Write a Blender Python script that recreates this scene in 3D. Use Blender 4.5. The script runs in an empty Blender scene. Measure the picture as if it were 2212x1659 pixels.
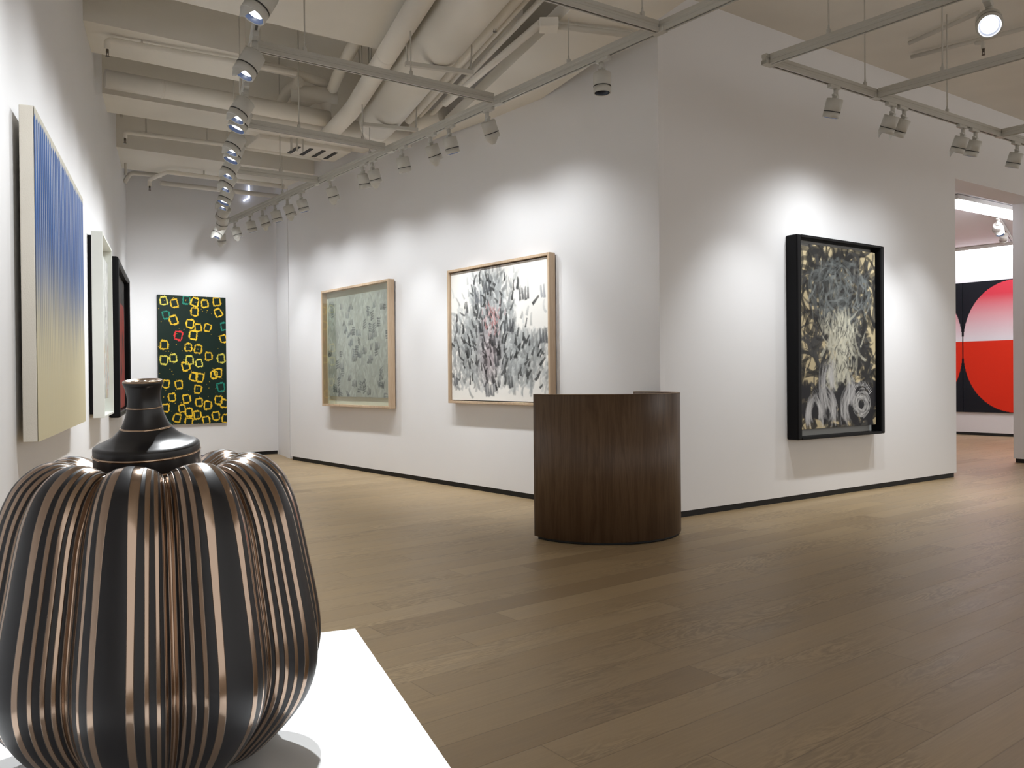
import bpy, bmesh, math, random
import numpy as np
from mathutils import Vector, Matrix

# ------------------------------------------------------------------ camera, world, exposure
SC = bpy.context.scene
COL = SC.collection
SC.cycles.use_denoising = True
SC.cycles.max_bounces = 10
SC.cycles.diffuse_bounces = 6
SC.cycles.glossy_bounces = 5
SC.cycles.sample_clamp_indirect = 6.0
SC.cycles.caustics_reflective = False
SC.cycles.caustics_refractive = False
SC.view_settings.view_transform = 'Standard'
SC.view_settings.look = 'None'
SC.view_settings.gamma = 1.0
SC.view_settings.use_curve_mapping = False
SC.view_settings.exposure = 0.4

EYE = 1.2
FPX = 1789.0
cam_d = bpy.data.cameras.new('camera')
cam_d.sensor_width = 36.0
cam_d.lens = 36.0 * FPX / 2212.0
cam_d.clip_start = 0.05
cam_d.clip_end = 100
cam = bpy.data.objects.new('camera', cam_d)
COL.objects.link(cam)
roll, pitch = 0.009, -(829.5 - 816.0) / FPX
cr, sr, cp, sp = math.cos(roll), math.sin(roll), math.cos(pitch), math.sin(pitch)
fwd = Vector((0, cp, sp)); upw = Vector((0, -sp, cp)); rgt = Vector((1, 0, 0))
cx_ = cr * rgt - sr * upw
cy_ = sr * rgt + cr * upw
m = Matrix((cx_, cy_, -fwd)).transposed().to_4x4()
m.translation = Vector((0, 0, EYE))
cam.matrix_world = m
SC.camera = cam

world = bpy.data.worlds.new('world')
SC.world = world
world.use_nodes = True
WB = world.node_tree.nodes['Background']
WB.inputs['Color'].default_value = (0.99, 0.96, 0.925, 1)
WB.inputs['Strength'].default_value = 0.80

SPOT_W = 45.0       # power of one track spotlight
SPOT_COL = (0.955, 0.985, 1.0)

# ------------------------------------------------------------------ helpers
def az_dir(a):
    a = math.radians(a)
    return Vector((math.sin(a), math.cos(a), 0))

class Frame:
    """a wall line: s runs along it, t comes out of it into the room, z is up"""
    def __init__(self, p, az):
        self.p = Vector((p[0], p[1], 0)); self.d = az_dir(az)
        self.n = Vector((self.d.y, -self.d.x, 0))
        self.rz = math.atan2(self.d.y, self.d.x)
    def at(self, s, t=0.0, z=0.0):
        return self.p + self.d * s + self.n * t + Vector((0, 0, z))

WA = Frame((-5.61, 12.11), -21.95)      # left wall (s<0 towards the viewer)
WBk = Frame((-3.332, 12.423), 140.66)   # long wall with two wood-framed pictures
WC = Frame((1.277, 6.90), 55.07)        # wall with the black-framed picture
WD = Frame((-4.355, 13.032), 53.8)      # back wall
WG = Frame((8.784, 16.429), 140.66)     # wall of the room beyond

def new_mat(name, col=(0.8, 0.8, 0.8), rough=0.5, metal=0.0, spec=0.5):
    mt = bpy.data.materials.new(name); mt.use_nodes = True
    b = mt.node_tree.nodes['Principled BSDF']
    b.inputs['Base Color'].default_value = (*col, 1)
    b.inputs['Roughness'].default_value = rough
    b.inputs['Metallic'].default_value = metal
    b.inputs['Specular IOR Level'].default_value = spec
    return mt

def N(mt, t, **kw):
    n = mt.node_tree.nodes.new(t)
    for k, v in kw.items():
        setattr(n, k, v)
    return n
def LK(mt, a, b):
    mt.node_tree.links.new(a, b)
def BS(mt):
    return mt.node_tree.nodes['Principled BSDF']

def M_(mt, op, a, b=None, c=None, clamp=False):
    n = N(mt, 'ShaderNodeMath', operation=op); n.use_clamp = clamp
    for i, v in enumerate((a, b, c)):
        if v is None: continue
        if isinstance(v, (int, float)): n.inputs[i].default_value = v
        else: LK(mt, v, n.inputs[i])
    return n.outputs[0]

def painted(name, col, rough=0.6, bump=0.02, scale=60, var=0.03, spec=0.3):
    """paint with a faint roller texture and slight tone variation"""
    mt = new_mat(name, col, rough, 0, spec)
    tc = N(mt, 'ShaderNodeTexCoord')
    n1 = N(mt, 'ShaderNodeTexNoise'); n1.inputs['Scale'].default_value = scale; n1.inputs['Detail'].default_value = 3
    LK(mt, tc.outputs['Object'], n1.inputs['Vector'])
    n2 = N(mt, 'ShaderNodeTexNoise'); n2.inputs['Scale'].default_value = 1.3; n2.inputs['Detail'].default_value = 2
    LK(mt, tc.outputs['Object'], n2.inputs['Vector'])
    rp = N(mt, 'ShaderNodeValToRGB')
    rp.color_ramp.elements[0].position = 0.3; rp.color_ramp.elements[1].position = 0.7
    rp.color_ramp.elements[0].color = (*[c * (1 - var) for c in col], 1)
    rp.color_ramp.elements[1].color = (*[min(1, c * (1 + var)) for c in col], 1)
    LK(mt, n2.outputs['Fac'], rp.inputs['Fac']); LK(mt, rp.outputs['Color'], BS(mt).inputs['Base Color'])
    bp = N(mt, 'ShaderNodeBump'); bp.inputs['Strength'].default_value = bump * 5; bp.inputs['Distance'].default_value = 0.002
    LK(mt, n1.outputs['Fac'], bp.inputs['Height']); LK(mt, bp.outputs['Normal'], BS(mt).inputs['Normal'])
    return mt

MAT = {}
MAT['wall'] = painted('wall_paint', (0.80, 0.80, 0.815), 0.75, 0.02, 90, 0.01)
MAT['ceil'] = painted('ceiling_paint', (0.78, 0.755, 0.70), 0.8, 0.05, 25, 0.05)
MAT['duct'] = painted('duct_paint', (0.80, 0.77, 0.71), 0.7, 0.08, 14, 0.06)
MAT['conduit'] = painted('conduit_paint', (0.60, 0.58, 0.53), 0.6, 0.03, 30, 0.05)
MAT['track'] = new_mat('track_white', (0.50, 0.49, 0.45), 0.45)
MAT['slot'] = new_mat('track_slot', (0.10, 0.10, 0.095), 0.6)
MAT['lamp'] = new_mat('lamp_white', (0.52, 0.51, 0.47), 0.4)
MAT['dark'] = new_mat('dark_joint', (0.02, 0.02, 0.02), 0.6)
MAT['gap'] = new_mat('shadow_gap', (0.012, 0.012, 0.012), 0.7)
MAT['rim'] = new_mat('lens_rim', (0.03, 0.04, 0.07), 0.25)
MAT['cable'] = new_mat('steel_rod', (0.55, 0.53, 0.48), 0.5, 0.0)
MAT['brass'] = new_mat('sprinkler_metal', (0.12, 0.10, 0.08), 0.4, 0.6)
MAT['blackframe'] = new_mat('black_lacquer', (0.006, 0.006, 0.007), 0.4, 0, 0.12)
MAT['whiteframe'] = new_mat('white_lacquer', (0.74, 0.76, 0.72), 0.45)
MAT['rawcanvas'] = painted('raw_canvas', (0.60, 0.565, 0.50), 0.9, 0.1, 200, 0.05)
MAT['mat_board'] = painted('mat_board', (0.66, 0.665, 0.58), 0.9, 0.02, 120, 0.02)
MAT['grayboard'] = new_mat('grey_board', (0.50, 0.51, 0.50), 0.8)
MAT['plinth'] = painted('plinth_lacquer', (0.86, 0.87, 0.88), 0.35, 0.01, 50, 0.01)

def emis(name, col, st):
    mt = bpy.data.materials.new(name); mt.use_nodes = True
    nt = mt.node_tree; nt.nodes.remove(nt.nodes['Principled BSDF'])
    e = nt.nodes.new('ShaderNodeEmission'); e.inputs[0].default_value = (*col, 1); e.inputs[1].default_value = st
    nt.links.new(e.outputs[0], nt.nodes['Material Output'].inputs[0])
    return mt
MAT['lens'] = emis('lens_light', (0.93, 0.95, 1.0), 9.0)
MAT['tube'] = emis('linear_light', (0.97, 0.94, 1.0), 13.0)
MAT['led'] = emis('led_line', (0.72, 0.78, 1.0), 2.2)

def wood(name, c1, c2, scale=(14, 14, 0.9), rough=0.45, bump=0.15, ring=True):
    mt = new_mat(name, c1, rough, 0, 0.35)
    tc = N(mt, 'ShaderNodeTexCoord'); mp = N(mt, 'ShaderNodeMapping'); mp.inputs['Scale'].default_value = scale
    LK(mt, tc.outputs['Object'], mp.inputs['Vector'])
    n1 = N(mt, 'ShaderNodeTexNoise'); n1.inputs['Scale'].default_value = 1.0; n1.inputs['Detail'].default_value = 6
    n1.inputs['Roughness'].default_value = 0.6; n1.inputs['Distortion'].default_value = 0.6
    LK(mt, mp.outputs[0], n1.inputs['Vector'])
    mp2 = N(mt, 'ShaderNodeMapping'); mp2.inputs['Scale'].default_value = tuple(s * 11 if s > 2 else s * 3 for s in scale)
    LK(mt, tc.outputs['Object'], mp2.inputs['Vector'])
    n2 = N(mt, 'ShaderNodeTexNoise'); n2.inputs['Scale'].default_value = 1.0; n2.inputs['Detail'].default_value = 4
    LK(mt, mp2.outputs[0], n2.inputs['Vector'])
    v = M_(mt, 'MULTIPLY', n1.outputs['Fac'], 7.0)
    v = M_(mt, 'FRACT', v)
    v = M_(mt, 'ABSOLUTE', M_(mt, 'SUBTRACT', v, 0.5))
    v = M_(mt, 'MULTIPLY', v, 0.9 if ring else 0.3)
    v = M_(mt, 'ADD', v, M_(mt, 'MULTIPLY', n2.outputs['Fac'], 0.75))
    v = M_(mt, 'ADD', v, M_(mt, 'MULTIPLY', n1.outputs['Fac'], 0.35))
    rp = N(mt, 'ShaderNodeValToRGB'); rp.color_ramp.elements[0].position = 0.35; rp.color_ramp.elements[1].position = 1.0
    rp.color_ramp.elements[0].color = (*c2, 1); rp.color_ramp.elements[1].color = (*c1, 1)
    LK(mt, v, rp.inputs['Fac']); LK(mt, rp.outputs['Color'], BS(mt).inputs['Base Color'])
    bp = N(mt, 'ShaderNodeBump'); bp.inputs['Strength'].default_value = bump; bp.inputs['Distance'].default_value = 0.001
    LK(mt, n2.outputs['Fac'], bp.inputs['Height']); LK(mt, bp.outputs['Normal'], BS(mt).inputs['Normal'])
    return mt
MAT['desk'] = wood('walnut_veneer', (0.128, 0.078, 0.044), (0.070, 0.039, 0.021), (7, 7, 0.45))
MAT['desk_edge'] = wood('walnut_edge', (0.42, 0.32, 0.23), (0.30, 0.21, 0.14), (9, 9, 9), ring=False)
MAT['oakframe'] = wood('oak_frame', (0.66, 0.52, 0.38), (0.44, 0.31, 0.20), (3, 30, 3), ring=False)
MAT['oakframe_v'] = wood('oak_frame_upright', (0.66, 0.52, 0.38), (0.44, 0.31, 0.20), (30, 30, 1.5), ring=False)

def obj(name, bm, mat, parent=None, smooth=False, loc=None):
    me = bpy.data.meshes.new(name)
    bm.normal_update(); bm.to_mesh(me); bm.free()
    if smooth:
        for p in me.polygons: p.use_smooth = True
    for mt in (mat if isinstance(mat, (list, tuple)) else [mat]):
        me.materials.append(mt)
    o = bpy.data.objects.new(name, me); COL.objects.link(o)
    if parent: o.parent = parent
    if loc is not None: o.location = loc
    return o
def empty(name, loc=(0, 0, 0), rz=0.0):
    o = bpy.data.objects.new(name, None); COL.objects.link(o); o.location = loc; o.rotation_euler = (0, 0, rz)
    o.empty_display_size = 0.1
    return o
def tag(o, label=None, cat=None, group=None, kind=None):
    if label: o['label'] = label
    if cat: o['category'] = cat
    if group: o['group'] = group
    if kind: o['kind'] = kind
    return o
def box(bm, lo, hi, bev=0.0, mi=0):
    v = [bm.verts.new((x, y, z)) for z in (lo[2], hi[2]) for y in (lo[1], hi[1]) for x in (lo[0], hi[0])]
    fs = [(0, 2, 3, 1), (4, 5, 7, 6), (0, 1, 5, 4), (2, 6, 7, 3), (0, 4, 6, 2), (1, 3, 7, 5)]
    faces = [bm.faces.new([v[i] for i in f]) for f in fs]
    for f in faces: f.material_index = mi
    if bev:
        es = list({e for f in faces for e in f.edges})
        r = bmesh.ops.bevel(bm, geom=es, offset=bev, segments=2, profile=0.5, affect='EDGES')
    return faces
def prism(bm, pts, z0, z1, mi=0):
    """vertical prism over a plan polygon (counter-clockwise)"""
    a = [bm.verts.new((p[0], p[1], z0)) for p in pts]; b = [bm.verts.new((p[0], p[1], z1)) for p in pts]
    n = len(pts)
    fs = [bm.faces.new(b), bm.faces.new(a[::-1])]
    for i in range(n):
        fs.append(bm.faces.new((a[i], a[(i + 1) % n], b[(i + 1) % n], b[i])))
    for f in fs: f.material_index = mi
    return fs
def cyl(bm, p0, p1, r0, r1=None, seg=16, caps=True, mi=0):
    p0 = Vector(p0); p1 = Vector(p1); r1 = r0 if r1 is None else r1
    d = (p1 - p0).normalized()
    a = Vector((0, 0, 1)) if abs(d.z) < 0.9 else Vector((1, 0, 0))
    u = d.cross(a).normalized(); w = d.cross(u)
    R = []
    for p, r in ((p0, r0), (p1, r1)):
        R.append([bm.verts.new(p + u * (r * math.cos(2 * math.pi * k / seg)) + w * (r * math.sin(2 * math.pi * k / seg))) for k in range(seg)])
    for k in range(seg):
        f = bm.faces.new((R[0][k], R[0][(k + 1) % seg], R[1][(k + 1) % seg], R[1][k])); f.smooth = True; f.material_index = mi
    if caps:
        f = bm.faces.new(R[0][::-1]); f.material_index = mi
        f = bm.faces.new(R[1]); f.material_index = mi
def tube(bm, pts, r, seg=14, bend=None, mi=0):
    """a pipe along a polyline with rounded elbows"""
    P = [Vector(p) for p in pts]
    if bend is None: bend = r * 2.2
    Q = [P[0]]
    for i in range(1, len(P) - 1):
        a, b, c = P[i - 1], P[i], P[i + 1]
        l1 = min(bend, (a - b).length * 0.45); l2 = min(bend, (c - b).length * 0.45)
        s, e = b + (a - b).normalized() * l1, b + (c - b).normalized() * l2
        for k in range(6):
            t = k / 5.0
            Q.append(s * (1 - t) ** 2 + b * 2 * t * (1 - t) + e * t * t)
    Q.append(P[-1])
    rings = []
    d0 = (Q[1] - Q[0]).normalized()
    a = Vector((0, 0, 1)) if abs(d0.z) < 0.9 else Vector((1, 0, 0))
    u = d0.cross(a).normalized()
    for i, q in enumerate(Q):
        if i == 0: d = Q[1] - Q[0]
        elif i == len(Q) - 1: d = Q[-1] - Q[-2]
        else: d = Q[i + 1] - Q[i - 1]
        d.normalize()
        u = (u - d * u.dot(d)).normalized(); w = d.cross(u)
        rr = r[i] if isinstance(r, (list, tuple)) else r
        rings.append([bm.verts.new(q + u * (rr * math.cos(2 * math.pi * k / seg)) + w * (rr * math.sin(2 * math.pi * k / seg))) for k in range(seg)])
    for i in range(len(rings) - 1):
        for k in range(seg):
            f = bm.faces.new((rings[i][k], rings[i][(k + 1) % seg], rings[i + 1][(k + 1) % seg], rings[i + 1][k])); f.smooth = True; f.material_index = mi
    bm.faces.new(rings[0][::-1]).material_index = mi; bm.faces.new(rings[-1]).material_index = mi
def lathe(bm, prof, seg=48, mi=0, c=(0, 0)):
    rings = []
    for r, z in prof:
        rings.append([bm.verts.new((c[0] + r * math.cos(2 * math.pi * k / seg), c[1] + r * math.sin(2 * math.pi * k / seg), z)) for k in range(seg)])
    for i in range(len(rings) - 1):
        for k in range(seg):
            f = bm.faces.new((rings[i][k], rings[i][(k + 1) % seg], rings[i + 1][(k + 1) % seg], rings[i + 1][k])); f.smooth = True; f.material_index = mi
def structure(name, bm, mat, parent=None):
    o = obj(name, bm, mat, parent)
    if not parent: o['kind'] = 'structure'
    return o
def quadbar(bm, p0, p1, w, z0, z1, mi=0):
    """a horizontal bar of rectangular section between plan points"""
    p0 = Vector((p0[0], p0[1], 0)); p1 = Vector((p1[0], p1[1], 0))
    d = (p1 - p0).normalized(); n = Vector((-d.y, d.x, 0)) * (w / 2)
    prism(bm, [p0 - n, p1 - n, p1 + n, p0 + n], z0, z1, mi)

# ------------------------------------------------------------------ floor
def floor_material():
    mt = new_mat('oak_planks', (0.3, 0.2, 0.12), 0.42, 0, 0.45)
    tc = N(mt, 'ShaderNodeTexCoord'); mp = N(mt, 'ShaderNodeMapping')
    mp.inputs['Rotation'].default_value = (0, 0, -math.radians(90 - 52.6))
    LK(mt, tc.outputs['Object'], mp.inputs['Vector'])
    sx = N(mt, 'ShaderNodeSeparateXYZ'); LK(mt, mp.outputs[0], sx.inputs[0])
    u, v = sx.outputs['X'], sx.outputs['Y']
    vv = M_(mt, 'DIVIDE', v, 0.19)
    row = M_(mt, 'FLOOR', vv); fv = M_(mt, 'FRACT', vv)
    wn = N(mt, 'ShaderNodeTexWhiteNoise', noise_dimensions='1D'); LK(mt, row, wn.inputs['W'])
    uu = M_(mt, 'DIVIDE', M_(mt, 'ADD', u, M_(mt, 'MULTIPLY', wn.outputs['Value'], 9.7)), 2.1)
    cell = M_(mt, 'FLOOR', uu); fu = M_(mt, 'FRACT', uu)
    cb = N(mt, 'ShaderNodeCombineXYZ'); LK(mt, row, cb.inputs[0]); LK(mt, cell, cb.inputs[1])
    w2 = N(mt, 'ShaderNodeTexWhiteNoise', noise_dimensions='2D'); LK(mt, cb.outputs[0], w2.inputs['Vector'])
    rnd = w2.outputs['Value']
    # grain, stretched along the plank, different on every plank
    cg = N(mt, 'ShaderNodeCombineXYZ')
    LK(mt, M_(mt, 'MULTIPLY', u, 1.6), cg.inputs[0])
    LK(mt, M_(mt, 'MULTIPLY', v, 10.0), cg.inputs[1])
    LK(mt, M_(mt, 'MULTIPLY', rnd, 91.0), cg.inputs[2])
    g1 = N(mt, 'ShaderNodeTexNoise'); g1.inputs['Scale'].default_value = 1.0; g1.inputs['Detail'].default_value = 5
    g1.inputs['Distortion'].default_value = 0.5; LK(mt, cg.outputs[0], g1.inputs['Vector'])
    rings = M_(mt, 'ABSOLUTE', M_(mt, 'SUBTRACT', M_(mt, 'FRACT', M_(mt, 'MULTIPLY', g1.outputs['Fac'], 13.0)), 0.5))
    # the strong cathedral figure only shows on parts of some planks
    cm = N(mt, 'ShaderNodeCombineXYZ')
    LK(mt, M_(mt, 'MULTIPLY', u, 1.1), cm.inputs[0]); LK(mt, M_(mt, 'MULTIPLY', v, 2.5), cm.inputs[1]); LK(mt, M_(mt, 'MULTIPLY', rnd, 37.0), cm.inputs[2])
    gm = N(mt, 'ShaderNodeTexNoise'); gm.inputs['Scale'].default_value = 1.0; LK(mt, cm.outputs[0], gm.inputs['Vector'])
    msk = M_(mt, 'MULTIPLY', M_(mt, 'SUBTRACT', gm.outputs['Fac'], 0.47), 7.0, clamp=True)
    fine = N(mt, 'ShaderNodeCombineXYZ')
    LK(mt, M_(mt, 'MULTIPLY', u, 5.0), fine.inputs[0]); LK(mt, M_(mt, 'MULTIPLY', v, 130.0), fine.inputs[1]); LK(mt, rnd, fine.inputs[2])
    g2 = N(mt, 'ShaderNodeTexNoise'); g2.inputs['Scale'].default_value = 1.0; g2.inputs['Detail'].default_value = 4; LK(mt, fine.outputs[0], g2.inputs['Vector'])
    rp = N(mt, 'ShaderNodeValToRGB')
    el = rp.color_ramp.elements
    el[0].position = 0.0; el[0].color = (0.300, 0.211, 0.115, 1)
    el[1].position = 1.0; el[1].color = (0.410, 0.301, 0.171, 1)
    e = el.new(0.15); e.color = (0.345, 0.248, 0.138, 1)
    e = el.new(0.85); e.color = (0.372, 0.269, 0.150, 1)
    LK(mt, rnd, rp.inputs['Fac'])
    k = M_(mt, 'ADD', 0.88, M_(mt, 'MULTIPLY', g2.outputs['Fac'], 0.24))
    k = M_(mt, 'SUBTRACT', k, M_(mt, 'MULTIPLY', msk, M_(mt, 'MULTIPLY', M_(mt, 'SUBTRACT', 0.5, rings), 0.75)))
    k = M_(mt, 'ADD', k, M_(mt, 'MULTIPLY', msk, 0.14))
    k = M_(mt, 'ADD', k, M_(mt, 'MULTIPLY', M_(mt, 'SUBTRACT', g1.outputs['Fac'], 0.5), 0.30))
    sv = M_(mt, 'MINIMUM', fv, M_(mt, 'SUBTRACT', 1.0, fv))
    su = M_(mt, 'MINIMUM', fu, M_(mt, 'SUBTRACT', 1.0, fu))
    s1 = M_(mt, 'MULTIPLY', M_(mt, 'SUBTRACT', sv, 0.006), 90.0, clamp=True)
    s2 = M_(mt, 'MULTIPLY', M_(mt, 'SUBTRACT', su, 0.0006), 900.0, clamp=True)
    seam = M_(mt, 'MULTIPLY', s1, s2)
    k = M_(mt, 'MULTIPLY', k, M_(mt, 'ADD', 0.72, M_(mt, 'MULTIPLY', seam, 0.28)))
    mx = N(mt, 'ShaderNodeMix', data_type='RGBA', blend_type='MULTIPLY'); mx.inputs['Factor'].default_value = 1.0
    LK(mt, rp.outputs['Color'], mx.inputs['A'])
    cc = N(mt, 'ShaderNodeCombineColor'); [LK(mt, k, cc.inputs[i]) for i in range(3)]
    LK(mt, cc.outputs[0], mx.inputs['B']); LK(mt, mx.outputs['Result'], BS(mt).inputs['Base Color'])
    hgt = M_(mt, 'ADD', M_(mt, 'MULTIPLY', seam, 1.0), M_(mt, 'MULTIPLY', g2.outputs['Fac'], 0.35))
    bp = N(mt, 'ShaderNodeBump'); bp.inputs['Strength'].default_value = 0.25; bp.inputs['Distance'].default_value = 0.0015
    LK(mt, hgt, bp.inputs['Height']); LK(mt, bp.outputs['Normal'], BS(mt).inputs['Normal'])
    ro = M_(mt, 'ADD', 0.36, M_(mt, 'MULTIPLY', g1.outputs['Fac'], 0.16))
    LK(mt, ro, BS(mt).inputs['Roughness'])
    return mt
MAT['floor'] = floor_material()
bm = bmesh.new()
prism(bm, [(-9, -4.5), (16, -4.5), (16, 20), (-9, 20)], -0.1, 0.0)
structure('floor', bm, MAT['floor'])

# ------------------------------------------------------------------ walls
GAP = 0.055
def wall(name, bname, fr, s0, s1, top, thick, gap=True, holes=None, ext=None):
    bm = bmesh.new()
    spans = [(s0, s1, GAP if gap else 0.0, top)]
    if holes:
        h0, h1, hz = holes
        spans = [(s0, h0, GAP, top), (h0, h1, hz, top), (h1, s1, GAP, top)]
    for a, b, z0, z1 in spans:
        if b - a < 1e-4: continue
        p = [fr.at(a), fr.at(b), fr.at(b, -thick), fr.at(a, -thick)]
        prism(bm, p, z0, z1)
    structure(name, bm, MAT['wall'])
    if gap:
        bm = bmesh.new()
        for a, b, z0, z1 in spans:
            if z0 != GAP: continue
            prism(bm, [fr.at(a + 0.02, -0.02), fr.at(b - 0.02, -0.02), fr.at(b - 0.02, -thick + 0.02), fr.at(a + 0.02, -thick + 0.02)], 0, GAP)
        structure(bname, bm, MAT['gap'])
wall('wall_left', 'baseboard_left', WA, -16.5, 0.0, 4.9, 0.2)
wall('wall_back', 'baseboard_back', WD, -1.70, 0.70, 4.9, 0.2)
# short return between back wall and long wall
H = Frame((-3.80, 13.42), 153.7)
wall('wall_return', 'baseboard_return', H, 0.02, 0.93, 4.9, 0.2, gap=False)
sBC = (WC.p - WBk.p).dot(WBk.d)
wall('wall_long', 'baseboard_long', WBk, 0.0, sBC, 4.9, 0.2)
s_open0 = (Vector((5.14, 9.62, 0)) - WC.p).dot(WC.d)
s_open1 = s_open0 + 2.17
wall('wall_right', 'baseboard_right', WC, 0.0, s_open1 + 2.0, 4.9, 0.34, holes=(s_open0, s_open1, 3.46))
# room beyond the opening
wall('wall_beyond', 'baseboard_beyond', WG, -2.6, 4.2, 3.64, 0.2)
bm = bmesh.new()
far_l = Frame((7.15, 18.3), 55.07 + 180)
prism(bm, [(3.3, 9.2), (3.1, 9.35), (6.9, 18.9), (7.1, 18.8)], 0, 3.64)
structure('wall_beyond_left', bm, MAT['wall'])

# ------------------------------------------------------------------ ceiling: slab, concrete beams, plasterboard panels
bm = bmesh.new()
prism(bm, [(-9, -4.5), (16, -4.5), (16, 20), (-9, 20)], 4.9, 5.05)
structure('ceiling', bm, MAT['ceil'])
ca = math.radians(55.0)
cd = Vector((math.sin(ca), math.cos(ca), 0)); cn = Vector((-math.cos(ca), math.sin(ca), 0))
def cpt(c, e, z=0):      # c: distance across the beams, e: along the beams
    return cn * c + cd * e + Vector((0, 0, z))
def wallA_e(c):          # where a beam line meets the left wall
    # solve P_A + dA*s = cn*c + cd*e
    A = Matrix(((cd.x, -WA.d.x), (cd.y, -WA.d.y)))
    r = WA.p - cn * c
    sol = A.inverted() @ Vector((r.x, r.y))
    return sol[0]
beams = [(0.2, 1.1, 99), (2.6, 3.4, 99), (5.45, 6.65, 99), (7.42, 8.10, 1.35), (9.19, 9.81, 5.0), (11.2, 12.3, 5.0)]
for i, (c0, c1, ln) in enumerate(beams):
    bm = bmesh.new()
    e0, e1 = wallA_e(c0) - 0.05, wallA_e(c1) - 0.05
    if ln == 99: f0, f1 = e0 + 3.35 / math.sin(math.radians(76.95)), e1 + 3.35 / math.sin(math.radians(76.95))
    else: f0, f1 = e0 + ln, e1 + ln
    # a long beam stops at the long wall
    def clampB(c, e):
        p = cpt(c, e); d = (p - WBk.p).dot(WBk.n)
        if d < -0.1:
            return e - (-0.1 - d) / (-(cd.dot(WBk.n)))
        return e
    f0, f1 = clampB(c0, f0), clampB(c1, f1)
    p = [cpt(c0, e0), cpt(c0, f0), cpt(c1, f1), cpt(c1, e1)]
    prism(bm, [(q.x, q.y) for q in p], 4.1, 4.9)
    structure('trim_%d' % (i + 1), bm, MAT['ceil'])
# flat plasterboard panel beside the ducts
bm = bmesh.new()
q0 = WA.at(-4.35, 3.36); q1 = WA.at(-16, 3.36); q2 = Vector((3.62, 0.85, 0)); q3 = Vector((0.25, 8.11, 0))
prism(bm, [(p.x, p.y) for p in (q0, q1, WA.at(-16, 7.4), q2, q3)], 3.88, 4.0)
structure('trim_7', bm, MAT['ceil'])
# higher panel over the right hand gallery
bm = bmesh.new()
prism(bm, [(0.2, 8.6), (-0.6, 7.4), (3.9, -4.4), (12, -4.4), (12, 14.5), (4.9, 10.2), (3.2, 9.2)], 4.42, 4.5)
structure('trim_8', bm, MAT['ceil'])
# ceiling of the room beyond
bm = bmesh.new()
prism(bm, [(5.0, 10.0), (12.8, 15.5), (9.0, 20.0), (4.0, 14.5)], 3.64, 3.72)
structure('trim_9', bm, MAT['wall'])

# ------------------------------------------------------------------ ducts, pipes and conduits
def pipe(name, label, cat, pts, r, mat='duct', group=None, bend=None, bands=(), hang=()):
    """a pipe run; bands are joint rings, hang are drop rods up to the slab"""
    root = empty(name, pts[0])
    tag(root, label, cat, group)
    o = Vector(pts[0])
    bm = bmesh.new(); tube(bm, [Vector(p) - o for p in pts], r, 20 if r > 0.08 else 12, bend)
    obj('pipe_body', bm, MAT[mat], root)
    P = [Vector(p) - o for p in pts]
    for i, t in bands:
        a, b = P[i], P[i + 1]; c = a.lerp(b, t); d = (b - a).normalized()
        bm = bmesh.new(); cyl(bm, c - d * 0.012, c + d * 0.012, r * 1.035, seg=20)
        obj('joint_band', bm, MAT[mat], root)
    for i, t in hang:
        a, b = P[i], P[i + 1]; c = a.lerp(b, t)
        bm = bmesh.new(); cyl(bm, c + Vector((0, 0, r * 0.9)), Vector((c.x, c.y, 4.9 - o.z)), 0.009, seg=6)
        obj('hanger_rod', bm, MAT['cable'], root)
    return root
dA = WA.d
def backA(p, L):   # follow the direction of the left wall towards the viewer
    return (p[0] - dA.x * L, p[1] - dA.y * L, p[2])
pipe('insulated_pipe', 'thick white insulated pipe left of and alongside the largest duct', 'pipe',
     [(-1.99, 9.06, 3.86), (-1.62, 8.55, 3.97), backA((-1.60, 8.35, 3.98), 9)], 0.088, bands=((1, 0.17), (1, 0.42)), hang=((1, 0.1), (1, 0.33)))
pipe('insulated_pipe', 'thinner white pipe hung highest, left of the thick insulated pipe', 'pipe',
     [(-1.95, 9.05, 4.3), (-1.80, 8.66, 4.34), backA((-1.78, 8.45, 4.30), 9)], 0.06, hang=((1, 0.12),))
root = empty('air_duct', (-1.28, 9.30, 3.97)); tag(root, 'largest round white air duct crossing the exposed ceiling', 'duct')
o = Vector((-1.28, 9.30, 3.97))
bm = bmesh.new()
a = WA.at(-4.55, 2.69, 3.97) - o; b = WA.at(-13.5, 2.72, 3.97) - o
cyl(bm, a, b, 0.205, seg=36)
obj('duct_body', bm, MAT['duct'], root)
bm = bmesh.new(); cyl(bm, a, a + Vector((-0.06, 0.22, -0.02)), 0.205, 0.16, seg=36); obj('duct_reducer', bm, MAT['duct'], root)
for t in (0.06, 0.25, 0.45):
    c = a.lerp(b, t); d = (b - a).normalized(); w = Vector((d.y, -d.x, 0)).normalized()
    bm = bmesh.new(); prism(bm, [c + w * -0.29 + d * 0.02, c + w * -0.29 - d * 0.02, c + w * 0.29 - d * 0.02, c + w * 0.29 + d * 0.02], c.z - 0.24, c.z - 0.207)
    obj('support_channel', bm, MAT['conduit'], root)
    for sg in (-1, 1):
        bm = bmesh.new(); cyl(bm, c + w * 0.27 * sg + Vector((0, 0, -0.22)), c + w * 0.33 * sg + Vector((0, 0, 0.9)), 0.008, seg=6); obj('hanger_rod', bm, MAT['cable'], root)
pipe('air_duct', 'white air duct running along behind the end of the largest duct', 'duct',
     [(-2.75, 8.72, 3.97), (-1.72, 9.42, 3.97), (-1.12, 9.42, 3.97)], 0.14, bands=((0, 0.7),))
pipe('insulated_pipe', 'long white pipe from the left wall under the second beam', 'pipe',
     [(-3.74, 7.68, 4.0), (-2.72, 8.39, 4.0), (-1.95, 8.93, 4.0)], 0.085, bands=((0, 0.4),))
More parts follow.
